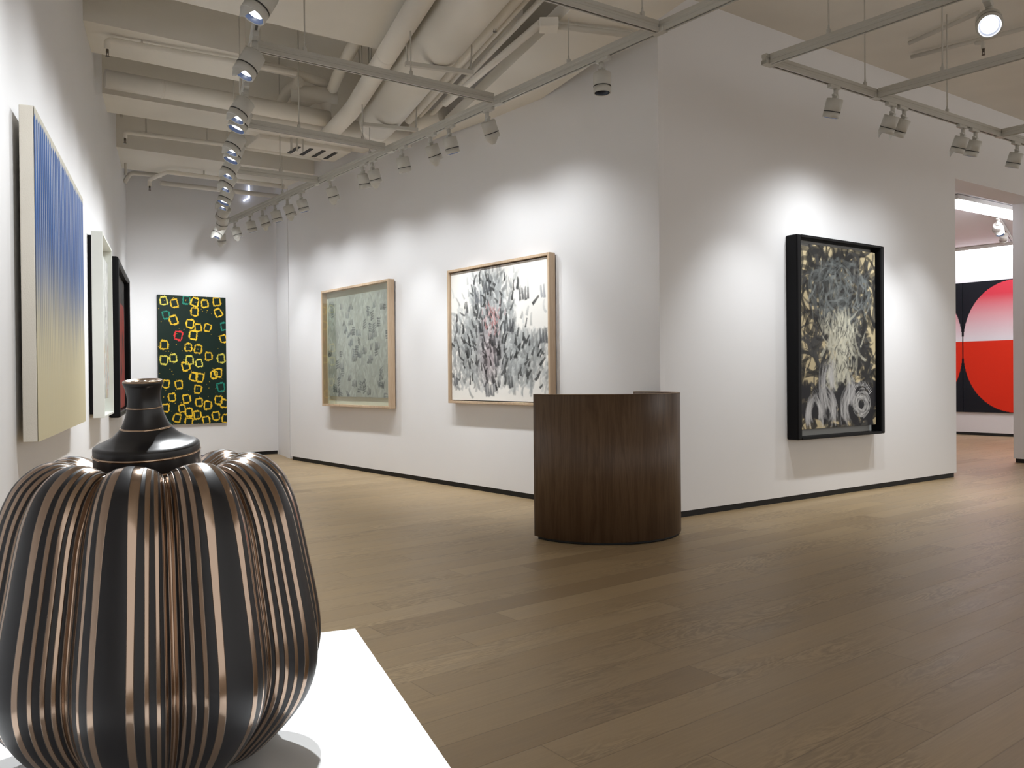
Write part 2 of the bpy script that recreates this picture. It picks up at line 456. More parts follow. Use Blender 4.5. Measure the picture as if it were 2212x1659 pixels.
for k, (L, pts, r) in enumerate([
    ('curved white pipe topmost in the pipe cluster between tracks', [(-2.75, 8.35, 4.42), (-2.25, 8.72, 4.42), (-1.98, 9.0, 4.40), (-1.93, 9.10, 4.30)], 0.05),
    ('thick white pipe with end cap across the middle of the pipe cluster', [(-2.33, 8.86, 4.26), (-1.86, 8.98, 4.26)], 0.085),
    ('slanting white pipe on the upper left of the pipe cluster', [(-2.20, 8.70, 4.32), (-2.42, 9.0, 4.32), (-2.52, 9.0, 4.1)], 0.055),
    ('slanting white pipe on the lower left of the pipe cluster', [(-2.10, 8.92, 4.24), (-2.46, 9.30, 4.22)], 0.065),
    ('short upright white pipe dropping from the pipe cluster', [(-1.98, 8.97, 4.26), (-1.99, 9.02, 3.95)], 0.055)]):
    pipe('service_pipe', L, 'pipe', pts, r, group='pipes of the tangled pipe cluster')
pipe('air_duct', 'short round white duct between the largest duct and the long wall', 'duct',
     [(-1.05, 9.22, 4.02), (-0.70, 8.92, 4.02)], 0.10)
# conduits between the largest duct and the flat panel
t0 = (-1.0, 8.86)
for L, off, z, r in [('white conduit nearest the largest duct', 3.02, 4.0, 0.05), ('thin white conduit in the middle of the three beside the duct', 3.15, 4.06, 0.026),
                     ('thin white conduit closest to the flat ceiling panel', 3.24, 4.04, 0.024), ]:
    a = WA.at(-4.6, off, z); b = WA.at(-13, off, z)
    pipe('ceiling_conduit', L, 'conduit', [a, b], r, 'duct', group='conduits beside the largest duct')
cb = pipe('ceiling_conduit', 'angled conduit with junction box under the flat ceiling panel', 'conduit',
     [(-0.62, 8.0, 3.845), (0.24, 6.20, 3.845)], 0.03, 'duct')
bm = bmesh.new(); c = Vector((0.30, 6.24, 3.845)) - Vector((-0.62, 8.0, 3.845)); box(bm, c - Vector((0.07, 0.07, 0.035)), c + Vector((0.07, 0.07, 0.034)), 0.006); obj('junction_box', bm, MAT['duct'], cb)
bm = bmesh.new(); cyl(bm, c, Vector((0.97, 6.44, 3.845)) - Vector((-0.62, 8.0, 3.845)), 0.022); obj('side_conduit', bm, MAT['conduit'], cb)
def sprinkler(root, p, o):
    p = Vector(p) - Vector(o)
    bm = bmesh.new(); cyl(bm, p, p + Vector((0, 0, -0.03)), 0.012, seg=8); cyl(bm, p + Vector((0, 0, -0.055)), p + Vector((0, 0, -0.06)), 0.016, seg=10)
    cyl(bm, p + Vector((0.008, 0, -0.03)), p + Vector((0.008, 0, -0.056)), 0.003, seg=6); cyl(bm, p + Vector((-0.008, 0, -0.03)), p + Vector((-0.008, 0, -0.056)), 0.003, seg=6)
    obj('sprinkler_head', bm, MAT['brass'], root)
for L, pts, r, hg in [
    ('white sprinkler pipe nearest the viewer by the left wall', [(-3.35, 6.93, 3.97), (-3.35, 6.93, 4.05), (-2.89, 7.20, 4.05), (-2.39, 7.47, 4.05), (-1.98, 7.72, 4.05)], 0.026, ((1, 0.5), (3, 0.3))),
    ('white sprinkler pipe over the middle of the left wall', [(-4.40, 9.49, 3.98), (-4.40, 9.49, 4.05), (-3.43, 10.05, 4.05), (-2.45, 10.75, 4.05)], 0.026, ((1, 0.2), (1, 0.8))),
    ('white sprinkler pipe with a kink close to the back wall', [(-5.05, 11.62, 3.93), (-5.05, 11.62, 4.02), (-4.63, 11.20, 4.02), (-3.30, 12.10, 4.02)], 0.028, ((2, 0.3),))]:
    rt = pipe('sprinkler_pipe', L, 'pipe', pts, r, group='sprinkler pipes under the beams', hang=hg, bend=0.05)
    sprinkler(rt, pts[0], pts[0])
rt = pipe('sprinkler_pipe', 'short white sprinkler drop beside the largest duct', 'pipe', [(-0.20, 6.62, 4.32), (-0.11, 6.56, 4.16), (-0.11, 6.56, 3.99)], 0.035)
sprinkler(rt, (-0.11, 6.56, 3.99), (-0.20, 6.62, 4.32))
pipe('service_pipe', 'white pipe bending down at the far left corner of the room', 'pipe', [(-5.40, 11.62, 3.98), (-5.32, 11.62, 4.12), (-4.95, 11.80, 4.12)], 0.03)
pipe('service_pipe', 'dark thin wall pipe along the top of the left wall', 'pipe', [WA.at(-2.0, 0.06, 4.5), WA.at(-1.2, 0.06, 4.2), WA.at(-1.15, 0.06, 3.95)], 0.018, 'conduit')
pipe('service_pipe', 'long white pipe low along the top of the back wall', 'pipe', [(-5.04, 11.94, 4.05), (-3.52, 12.95, 4.05)], 0.035)
# box duct with slots by the long wall
rt = empty('grille_duct', (-2.48, 10.40, 4.05)); tag(rt, 'white rectangular duct with slanted openings above the third cross track', 'duct')
rt.rotation_euler = (0, 0, math.radians(35))
bm = bmesh.new(); box(bm, (-0.75, -0.25, 0.0), (0.42, 0.3, 0.3), 0.01); obj('duct_body', bm, MAT['duct'], rt)
for k in range(4):
    bm = bmesh.new(); x = -0.25 + k * 0.16
    prism(bm, [(x, -0.15), (x + 0.05, -0.15), (x + 0.05, 0.2), (x, 0.2)], -0.006, 0.0); obj('duct_slot', bm, MAT['dark'], rt)
for k, (x, y) in enumerate([(-2.62, 9.95), (-2.56, 9.98), (-2.50, 10.02)]):
    pipe('vertical_conduit', ['left upright grey conduit dropping near the third cross track', 'middle upright grey conduit dropping near the third cross track', 'right upright grey conduit dropping near the third cross track'][k],
         'conduit', [(x, y, 4.9), (x, y, 3.95)], 0.013, 'conduit', group='upright grey conduits')
# pipes on the ceiling of the right gallery
for L, a, b in [('thin white pipe on the right gallery ceiling, nearer one', (4.15, 7.30, 4.38), (3.845, 7.981, 4.38)),
                ('thin white pipe on the right gallery ceiling by the sprinkler', (5.10, 7.35, 4.38), (4.03, 8.33, 4.38)),
                ('short white pipe on the ceiling above the right track corner', (2.75, 6.05, 4.38), (2.45, 6.35, 4.38))]:
    rt = pipe('ceiling_pipe', L, 'pipe', [a, b], 0.02, 'conduit')
    if 'sprinkler' in L:
        c = Vector((4.46, 7.94, 4.36)) - Vector(a)
        bm = bmesh.new(); tube(bm, [c + Vector((0, 0, 0)), c + Vector((0.04, -0.06, -0.02)), c + Vector((0.04, -0.06, -0.08))], 0.02); obj('elbow', bm, MAT['conduit'], rt)
        sprinkler(rt, Vector(a) + c + Vector((0.04, -0.06, -0.08)), a)
# LED line on the back wall
p0 = WD.at(0.242, 0.03, 4.29); p1 = WD.at(0.242, 0.03, 4.09); p2 = WD.at(0.155, 0.03, 4.03)
bm = bmesh.new(); tube(bm, [p0 - p1, Vector((0, 0, 0)), p2 - p1], 0.011, bend=0.004)
tag(obj('led_tube', bm, MAT['led'], None, loc=p1), 'thin bluish lit line lamp bent at its end high on back wall', 'light')

# ------------------------------------------------------------------ lighting tracks
TZ = 3.47
def track(name, label, p0, p1, rods=(), group=None, zc=4.88, couplers=()):
    p0 = Vector((p0[0], p0[1], 0)); p1 = Vector((p1[0], p1[1], 0))
    d = p1 - p0; L = d.length
    rt = empty(name, (p0.x, p0.y, TZ), math.atan2(d.y, d.x)); tag(rt, label, 'lighting track', group)
    w, h = 0.021, 0.072
    bm = bmesh.new()
    # profile: H shaped rail with a slot below
    prof = [(-w, 0), (-0.009, 0), (-0.009, 0.014), (0.009, 0.014), (0.009, 0), (w, 0), (w, 0.026), (w - 0.005, 0.031), (w - 0.005, 0.044), (w, 0.049), (w, h), (-w, h), (-w, 0.049), (-w + 0.005, 0.044), (-w + 0.005, 0.031), (-w, 0.026)]
    a = [bm.verts.new((0, y, z)) for y, z in prof]; b = [bm.verts.new((L, y, z)) for y, z in prof]
    n = len(prof)
    for i in range(n): bm.faces.new((a[i], b[i], b[(i + 1) % n], a[(i + 1) % n]))
    bm.faces.new(b); bm.faces.new(a[::-1])
    bmesh.ops.recalc_face_normals(bm, faces=bm.faces)
    obj('rail', bm, MAT['track'], rt)
    bm = bmesh.new(); box(bm, (0.04, -0.0085, 0.006), (L - 0.04, 0.0085, 0.0135)); obj('rail_slot', bm, MAT['slot'], rt)
    for s in rods:
        bm = bmesh.new(); cyl(bm, (s, 0, h), (s, 0, zc - TZ), 0.006, seg=6)
        ro = obj('suspension_rod', bm, MAT['cable'], rt)
        bm = bmesh.new(); box(bm, (s - 0.012, -0.012, h), (s + 0.012, 0.012, h + 0.035), 0.003); cyl(bm, (s, 0, h + 0.03), (s, 0, h + 0.06), 0.009, 0.006, 8)
        obj('rod_clip', bm, MAT['track'], ro)
    for s in couplers:
        bm = bmesh.new(); box(bm, (s - 0.05, -0.026, -0.004), (s + 0.05, 0.026, 0.028), 0.003); obj('coupler', bm, MAT['track'], rt)
    return rt
TB0 = Vector((0.998, 5.496, 0)); TB1 = Vector((-4.315, 12.313, 0)); dTB = (TB1 - TB0).normalized()
TA0 = Vector((-1.769, 5.724, 0)); TA1 = Vector((-4.315, 12.313, 0)); dTA = (TA1 - TA0).normalized()
TC0 = Vector((1.898, 6.078, 0)); TC1 = Vector((4.715, 7.984, 0)); dTC = (TC1 - TC0).normalized()
track('track_rail', 'long white lighting track along the wall with the wood framed pictures', TB0 - dTB * 3.0, TB1, rods=(1.2, 3.9, 7.0, 9.3), couplers=(3.0, 4.77, 6.56, 8.29))
track('track_rail', 'long white lighting track along the left wall', TA0 - dTA * 3.4, TA1 - dTA * 0.03, rods=(2.2, 4.9, 6.0, 7.6, 9.4), couplers=(3.4, 5.2, 7.0))
cr_ = [((-1.769, 5.724), (-0.117, 6.861), 'cross track joining the two long tracks, the near one', (0.35, 1.2)),
       ((-2.385, 7.42), (-1.229, 8.273), 'cross track joining the two long tracks, middle one', (0.5, 1.15)),
       ((-3.03, 9.06), (-2.205, 9.593), 'cross track joining the two long tracks, farthest one', (0.5,)),
       ((-0.62, 4.45), (0.998, 5.496), 'cross track at the top meeting the corner of the two big walls', (1.0, 1.75))]
for a, b, L, rd in cr_:
    a3 = Vector((*a, 0)); b3 = Vector((*b, 0)); d = (b3 - a3).normalized()
    track('track_rail', L, a3 + d * 0.025, b3 - d * 0.025, rods=rd, group='cross tracks between the long tracks', zc=4.88 if 'top' not in L else 3.9)
track('track_rail', 'white lighting track along the wall with the black framed picture', TC0 - dTC * 0.05, TC1 + dTC * 3.5, rods=(1.25, 2.5, 5.0), couplers=(0.05, 1.4, 3.45), zc=4.43)
dn = az_dir(140.66)
for p, L, rd in [((1.898, 6.078), 'right gallery cross track nearest the viewer at the left end', (0.45, 1.9)), ((3.019, 6.831), 'right gallery cross track from the middle of the wall track', (0.5, 1.5)), ((4.715, 7.984), 'right gallery cross track at the far right end', (1.0,))]:
    a3 = Vector((*p, 0)); track('track_rail', L, a3 + dn * 0.025, a3 + dn * 2.6, rods=rd, group='cross tracks of the right gallery', zc=4.43)

# ------------------------------------------------------------------ track spotlights
def rot_to(d):
    return Vector((0, 0, -1)).rotation_difference(Vector(d).normalized()).to_euler()
def lamp_meshes():
    D = {}
    bm = bmesh.new(); box(bm, (-0.055, -0.016, -0.022), (0.055, 0.016, 0.006), 0.003); D['adapter'] = bm
    bm = bmesh.new(); cyl(bm, (0.02, 0, -0.02), (0.02, 0, -0.062), 0.015, seg=12); box(bm, (-0.012, -0.011, -0.07), (0.036, 0.011, -0.056), 0.003); D['stem'] = bm
    bm = bmesh.new()   # head hangs from its pivot along -z
    lathe(bm, [(0.0, 0.0), (0.050, 0.0), (0.055, -0.005), (0.055, -0.092), (0.0525, -0.094), (0.0525, -0.099), (0.055, -0.101), (0.055, -0.138), (0.052, -0.141), (0.047, -0.138), (0.044, -0.112), (0.0, -0.112)], 28)
    box(bm, (-0.014, -0.018, -0.004), (0.014, 0.018, 0.022), 0.003); D['head'] = bm
    bm = bmesh.new(); lathe(bm, [(0.0556, -0.0925), (0.0556, -0.0985)], 28); D['groove'] = bm
    bm = bmesh.new(); cyl(bm, (0, 0, -0.1125), (0, 0, -0.118), 0.036, 0.036, 24); D['lens'] = bm
    D['dark_lens'] = D['lens'].copy()
    bm = bmesh.new(); lathe(bm, [(0.0465, -0.139), (0.0425, -0.118), (0.037, -0.1135)], 28); D['reflector'] = bm
    bm = bmesh.new()   # tongue shaped shield
    seg = 12; A = []
    for i, (r, z, sp) in enumerate([(0.054, -0.136, 1.15), (0.047, -0.155, 0.9), (0.040, -0.175, 0.6), (0.036, -0.184, 0.35)]):
        A.append([(r * math.cos(math.pi / 2 + sp * (2 * k / seg - 1)), r * math.sin(math.pi / 2 + sp * (2 * k / seg - 1)), z) for k in range(seg + 1)])
    V = [[bm.verts.new(p) for p in row] for row in A]; V2 = [[bm.verts.new((p[0] * 0.96, p[1] * 0.96, p[2])) for p in row] for row in A]
    for i in range(3):
        for k in range(seg):
            bm.faces.new((V[i][k], V[i + 1][k], V[i + 1][k + 1], V[i][k + 1])).smooth = True
            bm.faces.new((V2[i][k], V2[i][k + 1], V2[i + 1][k + 1], V2[i + 1][k])).smooth = True
    for k in range(seg): bm.faces.new((V[3][k], V2[3][k], V2[3][k + 1], V[3][k + 1]))
    D['shield'] = bm
    mats = dict(adapter='lamp', stem='lamp', head='lamp', groove='dark', lens='lens', dark_lens='rim', reflector='rim', shield='lamp')
    R = {}
    for k, b in D.items():
        me = bpy.data.meshes.new('spotlight_' + k); bmesh.ops.recalc_face_normals(b, faces=b.faces) if k not in ('reflector', 'groove') else None
        b.to_mesh(me); b.free(); me.materials.append(MAT[mats[k]]); R[k] = me
    return R
LM = lamp_meshes()
def part(name, me, parent):
    o = bpy.data.objects.new(name, me); COL.objects.link(o); o.parent = parent; return o
def spotlight(label, p, rz, target, power=1.0, size=62, blend=0.75, shield=False, group=None, z=TZ, drop=0.075, color=None, scale=1.15):
    rt = empty('track_spotlight', (p[0], p[1], z), rz); rt.scale = (scale,) * 3; tag(rt, label, 'spotlight', group)
    part('adapter', LM['adapter'], rt); part('stem', LM['stem'], rt)
    h = part('lamp_head', LM['head'], rt); h.location = (0.012, 0, -drop - 0.012)
    wp = Vector((p[0], p[1], z - drop))
    d = Vector(target) - wp; d.normalize()
    dl = Matrix.Rotation(-rz, 3, 'Z') @ d
    h.rotation_euler = rot_to(dl); h.scale = (1, 1, 0.9)
    part('groove', LM['groove'], h); part('lens', LM['lens' if power > 0 else 'dark_lens'], h); part('reflector', LM['reflector'], h)
    if shield:
        sh = part('shield', LM['shield'], h); sh.rotation_euler = (0, 0, shield if isinstance(shield, float) else 0.6)
    if power > 0:
        ld = bpy.data.lights.new('spot', 'SPOT'); ld.energy = SPOT_W * power * (1.0 if size < 50 else (0.8 if shield else 1.9)); ld.spot_size = math.radians(size + (0 if size < 50 else (64 if shield else 6))); ld.spot_blend = 1.0
        ld.shadow_soft_size = 0.03; ld.color = color or SPOT_COL
        lo = bpy.data.objects.new('spot_light', ld); COL.objects.link(lo); lo.parent = h; lo.location = (0, 0, -0.15)
    return rt
ORD = ['nearest', 'second', 'third', 'fourth', 'fifth', 'sixth', 'seventh', 'eighth', 'ninth', 'tenth', 'eleventh', 'twelfth', 'thirteenth', 'fourteenth', 'fifteenth', 'sixteenth']
def onB(s, t=0.0, z=0.0):
    return WBk.at(s, t, z)
rzB = math.atan2(dTB.y, dTB.x)
# distance along the long track from its corner node, aim point on the long wall (s) and height, power
Bl = [(0.532, None, 1.4, 0.9, False), (1.911, 6.0, 1.9, 1.0, True), (2.497, 5.6, 1.7, 1.0, False), (2.803, 5.2, 1.9, 1.0, True), (3.331, 4.6, 1.7, 1.0, False),
      (3.93, 4.0, 1.5, 0.8, True), (4.14, 3.4, 1.9, 0.7, False), (4.917, 3.0, 1.7, 0.9, True), (5.72, 2.5, 1.8, 0.9, False), (6.128, 2.1, 1.6, 0.9, True),
      (6.527, 1.6, 1.8, 0.8, False), (6.954, 1.2, 1.7, 0.7, True), (7.412, 0.7, 1.6, 0.6, False), (8.0, 0.2, 1.5, 0.5, True)]
for i, (s, aim, az_, pw, sh) in enumerate(Bl):
    p = TB0 + dTB * s
    if aim is None: tg = Vector((p.x, p.y, 0.0))
    else: tg = WBk.at(aim, 0, az_ - 0.4 if sh else 0.35)
    spotlight('white track spotlight, %s from the wall corner on the long wall track' % ORD[i], p, rzB, tg, (pw * (0.8 if sh else 1.0)) if aim is not None else 0.0, 58, 0.9, sh, group='spotlights on the long wall track')
p = TB1 - dTB * 0.06
spotlight('white track spotlight with glowing shield at the far tip where both long tracks meet', p, rzB, WD.at(0.0, 0, 0.9), 0.5, 60, 0.9, True)
rzA = math.atan2(dTA.y, dTA.x)
Al = [(-1.2, -1, 1.7, 0.7, True), (-0.27, -1, 1.6, 0.8, True), (0.72, -1, 1.6, 0.9, True), (0.97, -1, 1.4, 0.6, False), (1.70, -1, 1.6, 0.9, True), (1.97, -1, 1.4, 0.5, False),
      (2.6, -1, 1.6, 0.8, True), (3.2, -1, 1.6, 0.7, True), (3.9, -1, 1.6, 0.6, False), (4.2, -1, 1.4, 0.4, True), (4.95, None, -1.3, 0.9, False), (5.5, None, -0.7, 0.9, True), (6.3, -1, 1.6, 0.5, True)]
for i, (s, aim, az_, pw, sh) in enumerate(Al):
    p = TA0 + dTA * s
    if aim is None: tg = WD.at(az_, 0, 1.2)
    else: tg = WA.at((p - WA.p).dot(WA.d) - 0.25, 0, az_ - 0.4 if sh else 0.4)
    spotlight('white track spotlight, %s from the viewer on the left wall track' % ORD[i], p, rzA, tg, pw * 1.5, 58, 0.9, sh, group='spotlights on the left wall track', scale=1.35)
rzC = math.atan2(dTC.y, dTC.x)
Cl = [(0.786, 2.15, 1.9, 0.75, False), (1.57, 2.6, 1.6, 0.9, True), (1.74, 2.7, 1.9, 0.9, True), (2.70, 3.2, 1.4, 0.7, True), (2.92, 3.3, 1.2, 1.3, False), (3.72, 4.2, 1.3, 0.7, False)]
Cw = ['single white spotlight left of the others on the right gallery track', 'white spotlight pointing straight down in the left pair on right gallery track', 'white spotlight behind, right one of the left pair on right gallery track',
      'white spotlight with shield, left one of the right pair on right gallery track', 'white spotlight with blue lit lens in the right pair on right gallery track', 'white spotlight at the right edge above the opening']
for i, (s, aim, z_, pw, sh) in enumerate(Cl):
    p = TC0 + dTC * s
    spotlight(Cw[i], p, rzC, WC.at((p - WC.p).dot(WC.d) + 0.1, 0, z_ - 0.4 if sh else 0.35), pw, 60, 0.9, sh, group='spotlights on the right gallery track')
# the lamp at the top right that shines towards the viewer, on the far end of the middle cross track
spotlight('white spotlight at the top right shining toward the viewer', (2.96, 5.13), rzC + 0.3, (1.2, 1.8, 1.2), 0.12, 30, 0.6, False, z=3.50, scale=1.35)
# three lamps of the left wall track nearest the viewer, aimed at the plinth and the near picture
for k, (s, tg, pw, sz) in enumerate([(-1.9, (-0.35, 1.25, 0.75), 6.5, 34), (-3.25, (-0.45, 1.1, 0.8), 7.5, 34), (-2.9, WA.at(-9.6, 0, 1.2), 1.3, 90)]):
    p = TA0 + dTA * s
    spotlight(['white spotlight over the plinth, closer to the blue picture', 'white spotlight over the plinth, above the viewer', 'white spotlight aimed at the left wall before the blue picture'][k], p, rzA, tg, pw, sz, 0.8, False)
# the room beyond
def tube_light(name, label, a, b, w, st):
    a = Vector(a); b = Vector(b); d = b - a
    rt = empty(name, a, math.atan2(d.y, d.x)); tag(rt, label, 'ceiling light')
    bm = bmesh.new(); box(bm, (0, -w / 2 - 0.02, 0.0), (d.length, w / 2 + 0.02, 0.06)); obj('housing', bm, MAT['whiteframe'], rt)
    bm = bmesh.new(); box(bm, (0.02, -w / 2, -0.012), (d.length - 0.02, w / 2, -0.001)); obj('diffuser', bm, MAT['tube'], rt)
    return rt
tube_light('linear_ceiling_light', 'long glowing linear light on the ceiling beyond the opening', (5.95, 11.38, 3.57), (8.6, 13.15, 3.57), 0.34, 1)
a = WG.at(-0.6, 0.16, 3.575); b = WG.at(3.2, 0.16, 3.575)
tube_light('linear_ceiling_light', 'glowing strip light along the top of the far red picture wall', a, b, 0.24, 1)
bm_t = track('track_rail', 'short lighting track in the room beyond the opening', (6.9, 11.9), (9.0, 14.9), rods=(), couplers=())
bm_t.location.z = 3.56
for L, p, tg in [('left one of the two white spotlights in the room beyond', (7.42, 12.64), WG.at(0.5, 0, 1.8)), ('right white spotlight with dark lens in the room beyond', (7.52, 12.78), (7.4, 11.8, 1.0)), ('single small white spotlight before the red picture', (8.05, 13.54), WG.at(0.8, 0, 1.8))]:
    spotlight(L, p, math.radians(55), tg, 0.7 if 'dark' not in L else 0.2, 60, 0.9, False, group='spotlights in the room beyond', z=3.56)

# ------------------------------------------------------------------ painter: pigments laid on a fine canvas grid
class Paint:
    def __init__(self, w, h, px, bg, seed=1):
        self.w, self.h = w, h
        self.nx = int(w / px); self.ny = int(h / px); self.px = w / self.nx
        self.img = np.ones((self.ny + 1, self.nx + 1, 3)) * np.array(bg)
        self.r = np.random.RandomState(seed)
        ys, xs = np.mgrid[0:self.ny + 1, 0:self.nx + 1]
        self.X = xs * (w / self.nx); self.Y = ys * (h / self.ny)
    def stroke(self, x, y, ang, L, W, col, a=0.8, curv=0.0, dry=0.4):
        R = (L + W) * 0.62 + abs(curv) * L * L
        i0, i1 = max(0, int((x - R) / self.px)), min(self.nx + 1, int((x + R) / self.px) + 2)
        j0, j1 = max(0, int((y - R) / self.px)), min(self.ny + 1, int((y + R) / self.px) + 2)
        if i1 <= i0 or j1 <= j0: return
        X = self.X[j0:j1, i0:i1] - x; Y = self.Y[j0:j1, i0:i1] - y
        c, s = math.cos(ang), math.sin(ang)
        u = X * c + Y * s; v = -X * s + Y * c - curv * u * u
        un = u / (L / 2); 
        br = self.r.rand(14); wid = W / 2 * (1 - 0.25 * np.clip(un, -1, 1))
        vn = v / wid
        m = np.clip((1 - np.abs(vn)) * 5.0, 0, 1) * np.clip((1 - np.abs(un) + 0.25 * (br[2] - 0.5)) * 6.0, 0, 1)
        k = np.clip(((vn + 1) / 2 * 12), 0, 12.99); ki = k.astype(int); kf = k - ki
        bris = br[ki] * (1 - kf) + br[ki + 1] * kf
        fade = 1 - dry * np.clip((un + 1) / 2, 0, 1)
        m = m * (1 - dry * 0.5 * bris) * fade * min(1.0, a * 1.2)
        m = m[..., None]
        self.img[j0:j1, i0:i1] = self.img[j0:j1, i0:i1] * (1 - m) + np.array(col) * m
    def noise(self, sx, sy, seed=0):
        r = np.random.RandomState(seed)
        out = np.zeros_like(self.X); amp = 1.0; tot = 0
        for o in range(4):
            gx, gy = max(2, int(self.w / sx * 2 ** o)) + 2, max(2, int(self.h / sy * 2 ** o)) + 2
            g = r.rand(gy + 1, gx + 1)
            u = self.X / self.w * (gx - 1); v = self.Y / self.h * (gy - 1)
            iu, iv = u.astype(int), v.astype(int); fu, fv = u - iu, v - iv
            fu = fu * fu * (3 - 2 * fu); fv = fv * fv * (3 - 2 * fv)
            val = (g[iv, iu] * (1 - fu) + g[iv, iu + 1] * fu) * (1 - fv) + (g[iv + 1, iu] * (1 - fu) + g[iv + 1, iu + 1] * fu) * fv
            out += val * amp; tot += amp; amp *= 0.5
        return out / tot
    def mesh(self, name, parent, rough=0.65, relief=0.0):
        """a canvas in the local x-z plane facing -y"""
        ny, nx = self.ny + 1, self.nx + 1
        me = bpy.data.meshes.new(name)
        co = np.zeros((ny * nx, 3), dtype=np.float32)
        co[:, 0] = self.X.ravel(); co[:, 2] = self.Y.ravel()
        if relief: co[:, 1] = -relief * (self.img.mean(axis=2).ravel())
        j, i = np.mgrid[0:ny - 1, 0:nx - 1]
        a = (j * nx + i).ravel()
        f = np.stack([a, a + 1, a + nx + 1, a + nx], axis=1).astype(np.int32)
        me.vertices.add(len(co)); me.vertices.foreach_set('co', co.ravel())
        me.loops.add(f.size); me.loops.foreach_set('vertex_index', f.ravel())
        me.polygons.add(len(f)); me.polygons.foreach_set('loop_start', np.arange(0, f.size, 4, dtype=np.int32))
        me.polygons.foreach_set('loop_total', np.full(len(f), 4, dtype=np.int32))
        me.update(calc_edges=True)
        at = me.color_attributes.new('pigment', 'FLOAT_COLOR', 'POINT')
        c4 = np.ones((ny * nx, 4), dtype=np.float32); c4[:, :3] = np.clip(self.img.reshape(-1, 3), 0, 1)
        at.data.foreach_set('color', c4.ravel())
        mt = new_mat(name + '_pigment', (0.5, 0.5, 0.5), rough, 0, 0.18)
        an = N(mt, 'ShaderNodeAttribute'); an.attribute_name = 'pigment'
        LK(mt, an.outputs['Color'], BS(mt).inputs['Base Color'])
        tc = N(mt, 'ShaderNodeTexCoord'); nz = N(mt, 'ShaderNodeTexNoise'); nz.inputs['Scale'].default_value = 220
        LK(mt, tc.outputs['Object'], nz.inputs['Vector'])
        bp = N(mt, 'ShaderNodeBump'); bp.inputs['Strength'].default_value = 0.2; bp.inputs['Distance'].default_value = 0.001
        LK(mt, nz.outputs['Fac'], bp.inputs['Height']); LK(mt, bp.outputs['Normal'], BS(mt).inputs['Normal'])
        me.materials.append(mt)
        o = bpy.data.objects.new(name, me); COL.objects.link(o); o.parent = parent
        return o

def picture_root(fr, s, z, name, label):
    rt = empty(name, fr.at(s, 0, z), fr.rz); tag(rt, label, 'painting'); return rt
def canvas_body(rt, w, h, y0, y1, mat, name='canvas_side'):
    bm = bmesh.new(); box(bm, (0, -y1, 0), (w, -y0, h), 0.004); return obj(name, bm, mat, rt)
def frame4(rt, w, h, y0, y1, fw, fh, mats, bev=0.003):
    """four mitred-looking bars named by the same kind"""
    for i, (lo, hi) in enumerate([((0, -y1, 0), (fw, -y0, h)), ((w - fw, -y1, 0), (w, -y0, h)), ((fw, -y1, 0), (w - fw, -y0, fh)), ((fw, -y1, h - fh), (w - fw, -y0, h))]):
        bm = bmesh.new(); box(bm, lo, hi, bev)
        obj('frame_side' if i < 2 else 'frame_rail', bm, mats[0 if i < 2 else 1], rt)

# --- blue to cream striped canvas (left wall, nearest)
rt = picture_root(WA, -9.08, 0.93, 'striped_painting', 'unframed canvas fading from blue to cream in fine vertical stripes')
W_, H_ = 2.06, 1.51
canvas_body(rt, W_, H_, 0.03, 0.088, MAT['rawcanvas'])
P = Paint(W_, H_, 0.0045, (0.6, 0.56, 0.38), 3)
ncol = 34
colx = P.X / W_ * ncol; ci = np.clip(colx.astype(int), 0, ncol - 1); cf = colx - ci
rr = P.r.rand(ncol, 3)
t = P.Y / H_
edge = 0.55 + (rr[ci, 0] - 0.5) * 0.09
blend = np.clip((t - edge + 0.27) / 0.42, 0, 1); blend = blend * blend * (3 - 2 * blend)
streak = 0.5 + 0.5 * np.random.RandomState(5).rand(P.nx + 1)[None, :]
cream = np.array((0.60, 0.54, 0.36)); cream2 = np.array((0.46, 0.44, 0.34))
blue = np.array((0.010, 0.060, 0.24)); blue2 = np.array((0.040, 0.165, 0.46))
body = np.clip(1 - np.abs(cf - 0.5) * 2, 0, 1) ** 0.5
bcol = blue + (blue2 - blue) * (0.35 * streak * body + 0.2 * rr[ci, 1])[..., None]
ccol = cream2 + (cream - cream2) * (0.4 + 0.6 * np.clip(1.2 - t * 1.6, 0, 1))[..., None]
img = ccol * (1 - blend[..., None]) + bcol * blend[..., None]
line = (cf < 0.24) | (cf > 0.88)
dk = np.where(line, 1.0, 0.0) * np.clip((t - 0.2) * 2.2, 0, 1) * 1.3
img = img * (1 - np.clip(0.72 * dk, 0, 0.9)[..., None]) + np.array((0.02, 0.05, 0.14)) * (np.clip(0.72 * dk, 0, 0.9)[..., None])
lt = ((cf > 0.72) & (cf <= 0.88)) * 0.9 * np.clip(t * 1.1, 0, 1)
img = img * (1 - lt[..., None]) + np.array((0.55, 0.56, 0.52)) * lt[..., None]
img *= (0.94 + 0.06 * streak)[..., None]
topgap = ((1 - t) * H_ < 0.02 + 0.03 * np.abs(cf - 0.5) * 2) * 0.8
img = img * (1 - topgap[..., None]) + np.array((0.62, 0.58, 0.45)) * topgap[..., None]
P.img = img
o = P.mesh('painted_surface', rt, 0.6, 0.004); o.location = (0, -0.0885, 0)

